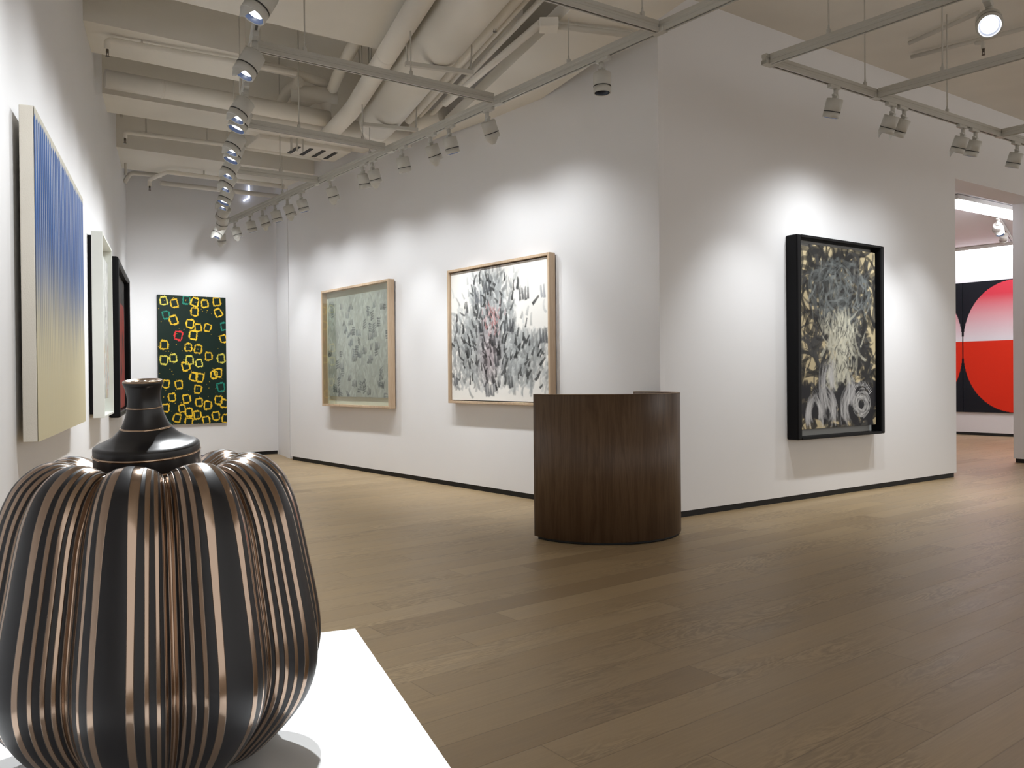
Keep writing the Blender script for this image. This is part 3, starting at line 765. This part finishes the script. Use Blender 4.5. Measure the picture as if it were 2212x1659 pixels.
# --- white boxed relief
rt = picture_root(WA, -5.78, 0.90, 'white_box_painting', 'grey strokes with orange flecks in a deep white box frame, left wall')
W_, H_ = 1.05, 1.53
bm = bmesh.new(); box(bm, (0.03, -0.03, 0.03), (W_ - 0.03, -0.001, H_ - 0.03)); obj('back_shadow_block', bm, MAT['blackframe'], rt)  # black block behind the frame, its colour standing in for the shadow there
frame4(rt, W_, H_, 0.03, 0.115, 0.02, 0.02, (MAT['whiteframe'], MAT['whiteframe']))
bm = bmesh.new(); box(bm, (0.015, -0.045, 0.015), (W_ - 0.015, -0.03, H_ - 0.015)); obj('back_board', bm, MAT['whiteframe'], rt)
P = Paint(W_ - 0.24, H_ - 0.30, 0.006, (0.47, 0.48, 0.46), 8)
for k in range(700):
    x, y = P.r.rand() * P.w, P.r.rand() * P.h
    g = P.r.choice([0.28, 0.38, 0.5, 0.62, 0.70]); c = (g, g * 1.0, g * 0.97)
    if y < 0.42 * P.h and P.r.rand() < 0.30: c = [(0.62, 0.22, 0.10), (0.55, 0.45, 0.18), (0.30, 0.42, 0.32), (0.6, 0.30, 0.18)][P.r.randint(4)]
    P.stroke(x, y, math.pi / 2 + P.r.randn() * 0.25, 0.05 + 0.10 * P.r.rand(), 0.010 + 0.018 * P.r.rand(), c, 0.85)
o = P.mesh('painted_surface', rt, 0.7, 0.004); o.location = (0.12, -0.082, 0.15)
canvas = bmesh.new(); box(canvas, (0.12, -0.081, 0.15), (W_ - 0.12, -0.045, H_ - 0.15)); obj('canvas_side', canvas, MAT['rawcanvas'], rt)

# --- black framed red and charcoal painting
rt = picture_root(WA, -3.72, 0.815, 'black_frame_painting', 'charcoal and red painting in a thick rounded black frame, left wall')
W_, H_ = 2.2, 1.70
frame4(rt, W_, H_, 0.0, 0.11, 0.07, 0.06, (MAT['blackframe'], MAT['blackframe']), 0.022)
bm = bmesh.new(); box(bm, (0.06, -0.04, 0.05), (W_ - 0.06, -0.002, H_ - 0.05)); obj('back_board', bm, MAT['blackframe'], rt)
P = Paint(W_ - 0.16, H_ - 0.14, 0.008, (0.05, 0.05, 0.052), 12)
for k in range(520):
    x, y = P.r.rand() * P.w, P.r.rand() * P.h
    g = P.r.choice([0.02, 0.05, 0.09, 0.16]); P.stroke(x, y, math.pi / 2 + P.r.randn() * 0.3, 0.08 + 0.15 * P.r.rand(), 0.012 + 0.02 * P.r.rand(), (g, g, g * 1.05), 0.8)
red = (P.X / P.w > 0.62 - 0.22 * (1 - P.Y / P.h) + 0.10 * (P.noise(0.3, 0.3, 4) - 0.5)) & (P.Y / P.h < 0.80) & (P.X / P.w < 0.95)
nz = P.noise(0.08, 0.3, 9)
k = (red * np.clip((nz - 0.3) * 5, 0, 1))[..., None]
P.img = P.img * (1 - k) + np.array((0.42, 0.075, 0.065)) * k
for k in range(60):
    x, y = P.r.rand() * P.w, P.r.rand() * P.h; P.stroke(x, y, math.pi / 2 + P.r.randn() * 0.3, 0.1, 0.015, (0.30, 0.06, 0.05), 0.5)
o = P.mesh('painted_surface', rt, 0.6, 0.003); o.location = (0.08, -0.045, 0.07)

# --- dark green canvas with ring shapes (back wall)
rt = picture_root(WD, -1.149, 0.54, 'ring_painting', 'dark green canvas covered with rough yellow square rings, back wall')
W_, H_ = 1.0, 1.945
canvas_body(rt, W_, H_, 0.005, 0.045, MAT['blackframe'])
P = Paint(W_, H_, 0.0038, (0.008, 0.020, 0.015), 21)
Yc = (0.80, 0.52, 0.035); Tc = (0.02, 0.24, 0.17); Rc = (0.62, 0.035, 0.04); Lc = (0.70, 0.62, 0.10)
rings = [(130,195,Lc),(225,212,Yc),(328,178,Tc),(405,190,Yc),(485,220,Yc),(592,182,Yc),(395,287,Yc),(603,288,Yc),(162,317,Tc),(208,355,Yc),(348,380,Yc),(420,412,Yc),(512,422,Yc),(652,400,Tc),(253,490,Rc),(378,488,Yc),(650,515,Yc),
 (116,560,Yc),(332,592,Yc),(418,597,Yc),(515,665,Yc),(618,685,Lc),(116,690,Lc),(212,690,Lc),(345,697,Lc),(428,720,Lc),(318,745,Yc),(378,845,Yc),(432,845,Yc),(558,820,Yc),(597,805,Yc),(140,893,Yc),(252,908,Yc),(418,950,Yc),
 (615,930,Tc),(190,1022,Yc),(318,1037,Yc),(420,1060,Yc),(600,1052,Yc),(648,1070,Yc),(505,1090,Yc),(135,1098,Yc),(275,1108,Yc),(337,1142,Yc),(402,1170,Yc),(232,1188,Yc),(575,1178,Yc),(337,1222,Yc),(475,1212,Yc),(655,1212,Yc),(135,1245,Tc)]
for (zx, zy, c) in rings:
    cx = (zx - 80) / 590.0 * W_; cy = H_ - (zy - 145 - (zx - 80) * 0.012) / 1095.0 * H_
    cx += P.r.randn() * 0.008; cy += P.r.randn() * 0.010
    a = P.r.randn() * 0.16; X = P.X - cx; Y = P.Y - cy
    u = X * math.cos(a) + Y * math.sin(a); v = -X * math.sin(a) + Y * math.cos(a)
    sc = 0.92 + 0.16 * P.r.rand()
    dI = np.maximum(np.abs(u) / 0.039, np.abs(v) / 0.046) / sc
    ph = P.r.rand(6) * 6.28; th = np.arctan2(v, u)
    wob = 1 + 0.07 * np.sin(3 * th + ph[0]) + 0.05 * np.sin(7 * th + ph[1]) + 0.045 * np.sin(17 * th + ph[2]) + 0.03 * np.sin(31 * th + ph[3])
    dO = ((np.abs(u) / 0.062) ** 3.2 + (np.abs(v) / 0.073) ** 3.2) ** (1 / 3.2) / sc / wob
    m = np.clip((dI - 0.98 + 0.05 * np.sin(9 * th + ph[4])) * 12, 0, 1) * np.clip((1.0 - dO) * 12, 0, 1)
    shade = 0.85 + 0.3 * P.r.rand()
    P.img = P.img * (1 - m[..., None]) + np.clip(np.array(c) * shade, 0, 1) * m[..., None]
for k in range(110):
    x, y = P.r.rand() * W_, P.r.rand() * H_
    s = 0.003 + 0.004 * P.r.rand(); m = np.exp(-((P.X - x) ** 2 + (P.Y - y) ** 2) / s ** 2)[..., None] > 0.4
    P.img = np.where(m, np.array(Yc) * 0.8, P.img)
o = P.mesh('painted_surface', rt, 0.45); o.location = (0, -0.0458, 0)

# --- pale green-grey painting behind glass
rt = picture_root(WBk, 1.262, 0.838, 'wood_frame_painting', 'pale green-grey brushstroke painting behind glass in light wood frame')
W_, H_ = 1.785, 1.572
frame4(rt, W_, H_, 0.02, 0.105, 0.03, 0.03, (MAT['oakframe_v'], MAT['oakframe']))
bm = bmesh.new(); box(bm, (0.03, -0.02, 0.03), (W_ - 0.03, -0.001, H_ - 0.03)); obj('wall_batten', bm, MAT['blackframe'], rt)
bm = bmesh.new(); box(bm, (0.025, -0.032, 0.025), (W_ - 0.025, -0.02, H_ - 0.025)); obj('mat_board', bm, MAT['mat_board'], rt)
P = Paint(W_ - 0.22, H_ - 0.24, 0.0068, (0.37, 0.382, 0.355), 31)
n_ = P.noise(0.5, 0.4, 3)[..., None]; P.img = P.img * (0.82 + 0.36 * n_)
for k in range(950):
    x, y = P.r.rand() * P.w, P.r.rand() * P.h; g = 0.24 + 0.34 * P.r.rand()
    P.stroke(x, y, math.pi / 2 + P.r.choice([-1, 1]) * (0.2 + 0.5 * P.r.rand()), 0.07 + 0.07 * P.r.rand(), 0.022 + 0.02 * P.r.rand(), (g * 0.97, g * 1.03, g * 1.0), 0.5, P.r.randn() * 1.5)
for k in range(74):
    x, y = P.r.rand() * P.w, P.r.rand() * P.h; a = math.pi / 2 + P.r.randn() * 0.3 if P.r.rand() < 0.6 else P.r.randn() * 0.3
    n = P.r.randint(2, 5); g = P.r.choice([0.035, 0.06, 0.10, 0.14])
    for q in range(n):
        dx, dy = (q * 0.032, 0) if abs(a - math.pi / 2) < 0.9 else (0, -q * 0.030)
        P.stroke(x + dx, y + dy, a, 0.075 + 0.03 * P.r.rand(), 0.022, (g * 0.85, g, g * 1.12), 0.95, P.r.randn() * 2, 0.4)
o = P.mesh('painted_surface', rt, 0.7); o.location = (0.10, -0.052, 0.13)
bm = bmesh.new(); box(bm, (0.10, -0.051, 0.13), (W_ - 0.12, -0.032, H_ - 0.11)); obj('canvas_side', bm, MAT['rawcanvas'], rt)
gl = bpy.data.materials.new('picture_glass'); gl.use_nodes = True
nt = gl.node_tree; nt.nodes.remove(nt.nodes['Principled BSDF'])
tr = nt.nodes.new('ShaderNodeBsdfTransparent'); tr.inputs[0].default_value = (0.95, 0.96, 0.93, 1); gs = nt.nodes.new('ShaderNodeBsdfGlossy'); gs.inputs['Roughness'].default_value = 0.02
mx = nt.nodes.new('ShaderNodeMixShader')
mx.inputs[0].default_value = 0.08; nt.links.new(tr.outputs[0], mx.inputs[1]); nt.links.new(gs.outputs[0], mx.inputs[2]); nt.links.new(mx.outputs[0], nt.nodes['Material Output'].inputs[0])
bm = bmesh.new(); box(bm, (0.028, -0.0975, 0.028), (W_ - 0.028, -0.0945, H_ - 0.028)); obj('glass_pane', bm, gl, rt)

# --- white painting with grey strokes
rt = picture_root(WBk, 4.262, 0.930, 'wood_frame_painting', 'white painting with clustered grey strokes and a red smudge, light wood frame')
W_, H_ = 1.67, 1.447
frame4(rt, W_, H_, 0.015, 0.092, 0.026, 0.026, (MAT['oakframe_v'], MAT['oakframe']))
bm = bmesh.new(); box(bm, (0.02, -0.03, 0.02), (W_ - 0.02, -0.001, H_ - 0.02)); obj('back_board', bm, MAT['blackframe'], rt)
P = Paint(W_ - 0.072, H_ - 0.072, 0.0055, (0.80, 0.79, 0.76), 44)
r = P.r
def dens(x, y):
    u, v = x / P.w, y / P.h
    d = 0.0
    d += 1.0 * math.exp(-(((u - 0.33) / 0.34) ** 2 + ((v - 0.42) / 0.30) ** 2))
    d += 0.9 * math.exp(-(((u - 0.72) / 0.26) ** 2 + ((v - 0.34) / 0.20) ** 2))
    d += 0.7 * math.exp(-(((u - 0.45) / 0.18) ** 2 + ((v - 0.80) / 0.22) ** 2))
    if u > 0.68 and 0.50 < v < 0.80: d *= 0.25
    if u > 0.55 and v > 0.86: d *= 0.3
    if v < 0.09: d *= 0.1
    if u < 0.22 and v > 0.68: d *= 0.35
    return d
for phase, (n, gs_, al, Lr, Wr) in enumerate([(900, (0.36, 0.60), 0.55, (0.09, 0.10), (0.03, 0.02)), (850, (0.15, 0.42), 0.6, (0.08, 0.08), (0.022, 0.018)), (210, (0.02, 0.10), 0.85, (0.06, 0.07), (0.018, 0.016))]):
    c_ = 0
    while c_ < n:
        x, y = r.rand() * P.w, r.rand() * P.h
        if r.rand() > dens(x, y) * (1.0 if phase < 2 else 0.8): continue
        c_ += 1
        g = gs_[0] + (gs_[1] - gs_[0]) * r.rand()
        u, v = x / P.w, y / P.h
        warm = math.exp(-(((u - 0.42) / 0.10) ** 2 + ((v - 0.35) / 0.22) ** 2))
        col = np.array((g * (0.94 + 0.10 * warm), g * (0.99 - 0.10 * warm), g * (1.0 - 0.06 * warm)))
        a = math.pi / 2 + r.randn() * 0.42 + (0.35 if u < 0.5 else -0.2)
        P.stroke(x, y, a, Lr[0] + Lr[1] * r.rand(), Wr[0] + Wr[1] * r.rand(), col, al + (0.1 if phase == 2 else 0), r.randn() * 2.5, 0.45 if phase < 2 else 0.2)
for k in range(46):
    x = P.w * (0.45 + 0.055 * r.randn()); y = P.h * (0.62 + 0.06 * r.randn())
    P.stroke(x, y, math.pi / 2 + r.randn() * 0.4, 0.07, 0.018, (0.42, 0.20, 0.20) if r.rand() < 0.6 else (0.62, 0.45, 0.45), 0.6, r.randn() * 2)
for (u, v, n, g) in [(0.37, 0.86, 3, 0.10), (0.28, 0.79, 3, 0.16), (0.73, 0.77, 4, 0.05), (0.93, 0.77, 2, 0.3), (0.58, 0.55, 4, 0.06), (0.32, 0.56, 2, 0.04), (0.38, 0.08, 4, 0.13), (0.92, 0.46, 3, 0.09), (0.06, 0.58, 1, 0.08), (0.18, 0.72, 1, 0.05), (0.35, 0.43, 1, 0.03), (0.45, 0.45, 2, 0.03), (0.03, 0.16, 2, 0.10), (0.48, 0.30, 2, 0.05), (0.62, 0.14, 2, 0.05)]:
    for q in range(n):
        P.stroke(u * P.w + q * 0.042, v * P.h, math.pi / 2 + 0.15 - 0.05 * q, 0.14, 0.032, (g, g * 1.05, g * 1.15), 1.0, r.randn(), 0.35)
o = P.mesh('painted_surface', rt, 0.65); o.location = (0.036, -0.062, 0.036)
bm = bmesh.new(); box(bm, (0.036, -0.061, 0.036), (W_ - 0.036, -0.03, H_ - 0.036)); obj('canvas_side', bm, MAT['rawcanvas'], rt)

# --- black shadow box with swirling painting (right wall)
sC = (Vector((2.645, 7.74, 0)) - WC.p).dot(WC.d)
rt = picture_root(WC, sC, 0.592, 'shadow_box_painting', 'tall swirling black, white and ochre painting in a black shadow box')
W_, H_ = 1.44, 1.925
for i, x in enumerate((0.0, W_ - 0.062)):
    bm = bmesh.new(); box(bm, (x, -0.13, 0), (x + 0.062, 0.0, H_), 0.012); obj('frame_side', bm, MAT['blackframe'], rt)
for i, z in enumerate((0.0, H_ - 0.026)):
    bm = bmesh.new(); box(bm, (0.062, -0.13, z), (W_ - 0.062, 0.0, z + 0.026), 0.004); obj('frame_rail', bm, MAT['blackframe'], rt)
bm = bmesh.new(); box(bm, (0.05, -0.012, 0.02), (W_ - 0.05, -0.001, H_ - 0.02)); obj('back_board', bm, MAT['grayboard'], rt)
w2, h2 = W_ - 0.062 * 2 - 0.05, 1.76
P = Paint(w2, h2, 0.0062, (0.50, 0.42, 0.26), 55)
r = P.r
n_ = P.noise(0.35, 0.35, 6); P.img *= (0.75 + 0.5 * n_)[..., None]
for k in range(620):
    x, y = r.rand() * P.w, r.rand() * P.h; u, v = x / P.w, y / P.h
    if (u < 0.2 or u > 0.85) and r.rand() < 0.35: continue
    g = r.choice([0.012, 0.02, 0.05]); P.stroke(x, y, r.rand() * 6.3, 0.15 + 0.30 * r.rand(), 0.02 + 0.05 * r.rand(), (g, g, g), 0.95, r.choice([-1, 1]) * (1.0 + 2.5 * r.rand()), 0.3)
for k in range(300):   # grey cloud at the top
    a = r.rand() * 6.3; q = r.rand() ** 0.6
    x = P.w * (0.52 + 0.42 * q * math.cos(a)); y = P.h * (0.74 + 0.20 * q * math.sin(a))
    g = 0.04 + 0.24 * r.rand(); P.stroke(x, y, a + 1.5 + r.randn() * 0.5, 0.10 + 0.14 * r.rand(), 0.012 + 0.025 * r.rand(), (g * 0.95, g * 1.05, g * 1.05), 0.45, r.randn() * 3, 0.6)
for k in range(260):   # ochre and pale column
    v = 0.25 + 0.38 * r.rand(); x = P.w * (0.52 + 0.16 * r.randn() * (0.75 - abs(v - 0.45))); g = 0.35 + 0.35 * r.rand()
    P.stroke(x, v * P.h, math.pi / 2 + r.randn() * 0.45, 0.10 + 0.16 * r.rand(), 0.012 + 0.028 * r.rand(), (g, g * 0.98, g * 0.80), 0.55, r.randn() * 2, 0.6)
for k in range(70):
    v = 0.3 + 0.3 * r.rand(); P.stroke(P.w * (0.5 + 0.18 * r.randn()), v * P.h, math.pi / 2 + r.randn() * 0.5, 0.10, 0.012, (0.03, 0.03, 0.035), 0.7, r.randn() * 3)
for k in range(60):   # black base
    P.stroke(r.rand() * P.w, P.h * (0.03 + 0.19 * r.rand()), r.rand() * 3.1, 0.2, 0.09, (0.012, 0.012, 0.016), 1.0, r.randn(), 0.15)
for (u, v, a, L, cv) in [(0.30, 0.22, 1.6, 0.5, -1.2), (0.12, 0.12, 1.2, 0.3, -2.5), (0.26, 0.12, 1.9, 0.3, 2.0), (0.42, 0.14, 1.9, 0.35, 2.5), (0.58, 0.14, 1.3, 0.40, -2.2), (0.66, 0.2, 1.6, 0.3, 1.0), (0.40, 0.3, 1.5, 0.3, -1.0)]:
    for q in range(26):
        g = 0.25 + 0.45 * r.rand(); P.stroke(u * P.w + r.randn() * 0.028, v * P.h + r.randn() * 0.035, a + r.randn() * 0.12, L * (0.5 + 0.6 * r.rand()), 0.012 + 0.020 * r.rand(), (g, g, g * 1.02), 0.38, cv * (0.7 + 0.6 * r.rand()), 0.7)
for k in range(110):   # coil at the lower right
    a = k / 110.0 * 6.283 * 3; R = 0.05 + 0.11 * r.rand()
    g = 0.2 + 0.45 * r.rand(); P.stroke(P.w * 0.80 + R * math.cos(a) + r.randn() * 0.012, P.h * 0.125 + R * math.sin(a) * 0.9 + r.randn() * 0.012, a + 1.57, 0.09 + 0.05 * r.rand(), 0.007 + 0.012 * r.rand(), (g, g, g), 0.7, 4.0, 0.6)
for k in range(16):
    a = 0.5 + k / 16.0 * 1.9; P.stroke(P.w * 0.80 + 0.19 * math.cos(a), P.h * 0.14 + 0.18 * math.sin(a), a, 0.06, 0.009, (0.65, 0.65, 0.66), 0.8, 0)
o = P.mesh('painted_surface', rt, 0.42); o.location = (0.072, -0.086, 0.095)
bm = bmesh.new(); box(bm, (0.070, -0.085, 0.093), (0.074 + w2, -0.012, 0.097 + h2)); obj('canvas_side', bm, MAT['blackframe'], rt)

# --- red panels in the room beyond
def red_panel(s0, w, label, flip):
    rt = picture_root(WG, s0, 0.448, 'red_panel_painting', label)
    h = 2.53
    bm = bmesh.new(); box(bm, (0, -0.05, 0), (w, -0.002, h), 0.002); obj('canvas_side', bm, MAT['blackframe'], rt)
    P = Paint(w, h, 0.010, (0.012, 0.014, 0.020), 3)
    cx = w / 2; a = w / 2 - 0.004
    X = np.abs(P.X - cx); yc = h / 2; rad = 1.20
    hy = np.clip(np.abs(P.Y - yc) - (h / 2 - 0.005 - rad), 0, None)
    # rounded block: straight sides that curve into round ends
    inside = (X / a) ** 2.3 + (hy / rad) ** 2.1 < 1.0
    t = P.Y / h
    top = np.clip((t - 0.56) / 0.34, 0, 1)
    c = np.array((0.84, 0.82, 0.88)) * (1 - top[..., None]) + np.array((0.72, 0.06, 0.09)) * top[..., None]
    c = np.where((t < 0.545)[..., None], np.array((0.78, 0.035, 0.012)), c)
    P.img = np.where(inside[..., None], c, P.img)
    o = P.mesh('painted_surface', rt, 0.5); o.location = (0, -0.0508, 0)
red_panel(0.181, 2.05, 'red and pink rounded shape on black panel, right one beyond opening', False)
red_panel(0.171 - 2.05, 2.05, 'red and pink rounded shape on black panel, left one beyond opening', True)

# ------------------------------------------------------------------ reception desk
rt = empty('reception_desk', (0.69, 6.47, 0)); tag(rt, 'dark walnut curved reception desk standing in front of the wall corner', 'desk')
def arc_shell(bm, r_out, r_in, a0, a1, z0, z1, n=72, sx=1.0, sy=0.97):
    R = []
    for k in range(n + 1):
        a = a0 + (a1 - a0) * k / n
        R.append([bm.verts.new((r * math.cos(a) * sx, r * math.sin(a) * sy, z)) for r, z in ((r_out, z0), (r_out, z1), (r_in, z1), (r_in, z0))])
    for k in range(n):
        for q in range(4):
            f = bm.faces.new((R[k][q], R[k + 1][q], R[k + 1][(q + 1) % 4], R[k][(q + 1) % 4])); f.smooth = q in (0, 2)
    bm.faces.new(R[0][::-1]); bm.faces.new(R[-1])
    bmesh.ops.recalc_face_normals(bm, faces=bm.faces)
a0, a1 = math.radians(209.5), math.radians(416)
bm = bmesh.new(); arc_shell(bm, 0.612, 0.582, a0, a1, 0.02, 1.073); obj('curved_panel', bm, MAT['desk'], rt)
bm = bmesh.new(); arc_shell(bm, 0.6125, 0.5815, a0, a1, 1.0735, 1.077); obj('top_edge', bm, MAT['desk_edge'], rt)
bm = bmesh.new(); arc_shell(bm, 0.598, 0.59, a0 + 0.05, a1 - 0.05, 0.0, 0.02); obj('recessed_base', bm, MAT['gap'], rt)
bm = bmesh.new(); cyl(bm, (-0.49, -0.30, 0.0), (-0.49, -0.30, 0.02), 0.012, seg=12); obj('levelling_foot', bm, MAT['cable'], rt)
bm = bmesh.new()
vs = []
for k in range(41):
    a = a0 + (a1 - a0) * k / 40; vs.append((0.581 * math.cos(a), 0.581 * 0.97 * math.sin(a)))
prism(bm, vs, 0.70, 0.73); obj('worktop', bm, MAT['desk_edge'], rt)

# ------------------------------------------------------------------ plinth
PC = Vector((-0.319, 1.659, 0)); pr = (Vector((-0.319 + 0.237 , 1.659 - 0.6, 0)) - PC).normalized()
pl = Vector((pr.y, -pr.x, 0))          # towards the left wall
rt = empty('plinth', PC + pr * 0.5 + pl * 0.40, math.atan2(-pl.y, -pl.x))
tag(rt, 'bright white plinth under the bronze and black ribbed sculpture', 'plinth')
bm = bmesh.new(); box(bm, (-0.40, -0.5, 0.02), (0.40, 0.5, 0.70), 0.0015); obj('plinth_box', bm, MAT['plinth'], rt)
bm = bmesh.new(); box(bm, (-0.38, -0.48, 0), (0.38, 0.48, 0.02)); obj('recessed_base', bm, MAT['gap'], rt)

# ------------------------------------------------------------------ ribbed bronze and black vessel
GX, GY = -0.474, 1.10
rt = empty('ribbed_vessel', (GX, GY, 0.70)); tag(rt, 'large ribbed bronze and black vessel with flared neck on white plinth', 'sculpture')
prof = [(0.00, 0.004), (0.06, 0.001), (0.105, 0.000), (0.135, 0.012), (0.160, 0.034), (0.186, 0.062), (0.206, 0.092), (0.2165, 0.125), (0.2175, 0.160), (0.211, 0.205), (0.202, 0.25), (0.193, 0.295), (0.183, 0.335), (0.1685, 0.368), (0.150, 0.388), (0.130, 0.398), (0.110, 0.398), (0.090, 0.390), (0.072, 0.380), (0.060, 0.378)]
def catmull(P, n):
    out = []
    for i in range(len(P) - 1):
        p0 = P[max(i - 1, 0)]; p1 = P[i]; p2 = P[i + 1]; p3 = P[min(i + 2, len(P) - 1)]
        for k in range(n):
            t = k / n
            out.append(tuple(0.5 * ((2 * p1[j]) + (-p0[j] + p2[j]) * t + (2 * p0[j] - 5 * p1[j] + 4 * p2[j] - p3[j]) * t * t + (-p0[j] + 3 * p1[j] - 3 * p2[j] + p3[j]) * t ** 3) for j in (0, 1)))
    out.append(P[-1]); return out
pp = catmull(prof, 7)
arc = [0.0]
for i in range(1, len(pp)): arc.append(arc[-1] + math.hypot(pp[i][0] - pp[i - 1][0], pp[i][1] - pp[i - 1][1]))
NL, SEG = 10, 480
TH0 = math.atan2(0.0 - GY, 0.0 - GX) + math.radians(5)      # one rib faces the viewer
bm = bmesh.new(); uvl = bm.loops.layers.uv.new('UVMap')
rows = []
for i, (r, z) in enumerate(pp):
    row = []
    for k in range(SEG):
        th = 2 * math.pi * k / SEG
        ph = (th * NL / (2 * math.pi)) % 1.0 - 0.5
        lob = abs(math.cos(math.pi * ph))      # 1 on the rib crest, 0 in the furrow
        depth = 0.17 * min(1.0, (r / 0.12) ** 1.5) * (1.0 if z < 0.34 else 1.0)
        f = 1 - depth * (1 - lob ** 0.62)
        zz = z - (0.018 if z > 0.3 else 0.0) * (1 - lob ** 0.6) * min(1, max(0, (z - 0.3) / 0.06))
        jig = 1 + 0.018 * math.sin(2 * th + 0.7) + 0.012 * math.sin(3 * th + 2.1)
        row.append(bm.verts.new((r * f * jig * math.cos(th + TH0), r * f * jig * math.sin(th + TH0), max(zz, 0.0))))
    rows.append(row)
for i in range(len(rows) - 1):
    for k in range(SEG):
        f = bm.faces.new((rows[i][k], rows[i][(k + 1) % SEG], rows[i + 1][(k + 1) % SEG], rows[i + 1][k])); f.smooth = True
        for lp, (ii, kk) in zip(f.loops, ((i, k), (i, k + 1), (i + 1, k + 1), (i + 1, k))):
            lp[uvl].uv = (kk / SEG * NL, arc[ii] / arc[-1])
def bronze(name, striped):
    mt = new_mat(name, (0.56, 0.42, 0.31), 0.16, 1.0)
    b = BS(mt)
    if striped:
        uv = N(mt, 'ShaderNodeUVMap'); uv.uv_map = 'UVMap'
        s = N(mt, 'ShaderNodeSeparateXYZ'); LK(mt, uv.outputs[0], s.inputs[0])
        ph = M_(mt, 'ABSOLUTE', M_(mt, 'SUBTRACT', M_(mt, 'FRACT', s.outputs['X']), 0.5))   # 0 at the crest, .5 in the furrow
        v = s.outputs['Y']
        tp = M_(mt, 'POWER', M_(mt, 'SINE', M_(mt, 'MULTIPLY', v, math.pi)), 0.55)
        def stripe(c, hw):
            d = M_(mt, 'ABSOLUTE', M_(mt, 'SUBTRACT', ph, c))
            return M_(mt, 'MULTIPLY', M_(mt, 'SUBTRACT', M_(mt, 'MULTIPLY', tp, hw), d), 140.0, clamp=True)
        m = stripe(0.0, 0.125)
        for c, hw in ((0.215, 0.042), (0.315, 0.032), (0.395, 0.023), (0.455, 0.016)):
            m = M_(mt, 'MAXIMUM', m, stripe(c, hw))
        mx = N(mt, 'ShaderNodeMix', data_type='RGBA'); LK(mt, m, mx.inputs['Factor'])
        mx.inputs['A'].default_value = (0.43, 0.32, 0.245, 1); mx.inputs['B'].default_value = (0.010, 0.010, 0.013, 1)
        LK(mt, mx.outputs['Result'], b.inputs['Base Color'])
        LK(mt, M_(mt, 'SUBTRACT', 1.0, m), b.inputs['Metallic'])
        LK(mt, M_(mt, 'ADD', 0.15, M_(mt, 'MULTIPLY', m, 0.27)), b.inputs['Roughness'])
        bp = N(mt, 'ShaderNodeBump'); bp.inputs['Strength'].default_value = 0.9; bp.inputs['Distance'].default_value = 0.0016; bp.invert = True
        LK(mt, m, bp.inputs['Height']); LK(mt, bp.outputs['Normal'], b.inputs['Normal'])
    return mt
MAT['bronze_striped'] = bronze('bronze_with_black_stripes', True)
MAT['bronze'] = bronze('polished_bronze', False)
MAT['blacksatin'] = new_mat('black_satin', (0.012, 0.012, 0.014), 0.30, 0, 0.5)
obj('ribbed_body', bm, MAT['bronze_striped'], rt, True)
nk = empty('dummy'); bpy.data.objects.remove(nk)
sp_ = [(0.0, 0.360), (0.064, 0.362), (0.0655, 0.368), (0.0655, 0.410), (0.0635, 0.4175), (0.055, 0.4215), (0.042, 0.4285), (0.031, 0.440), (0.0245, 0.454), (0.0215, 0.467), (0.0205, 0.477), (0.0212, 0.486), (0.0228, 0.493), (0.0245, 0.497), (0.0247, 0.5)]
bm = bmesh.new(); lathe(bm, catmull(sp_, 4), 64)
nko = obj('neck', bm, MAT['blacksatin'], rt, True)
# the neck leans a little towards the viewer
pv = Vector((0, 0, 0.40))
nko.matrix_local = Matrix.Translation(Vector((-0.009, -0.004, 0)) + pv) @ Matrix.Rotation(math.radians(7), 4, 'X') @ Matrix.Translation(-pv)
bm = bmesh.new(); lathe(bm, [(0.0247, 0.5000), (0.0240, 0.5017), (0.0215, 0.5019), (0.0205, 0.5003), (0.015, 0.5003), (0.0145, 0.5015), (0.012, 0.5015), (0.0115, 0.5003), (0.006, 0.5003), (0.0055, 0.5015), (0.0, 0.5015)], 48)
obj('bronze_lip', bm, MAT['bronze'], nko, True)
for z, r, hh in ((0.387, 0.0659, 0.0020), (0.4065, 0.0659, 0.0022), (0.4395, 0.0316, 0.0018), (0.4665, 0.0218, 0.0016)):
    bm = bmesh.new(); lathe(bm, [(r - 0.002, z - hh), (r, z - hh * 0.6), (r + 0.0006, z), (r, z + hh * 0.6), (r - 0.002, z + hh)], 64)
    obj('bronze_band', bm, MAT['bronze'], nko, True)
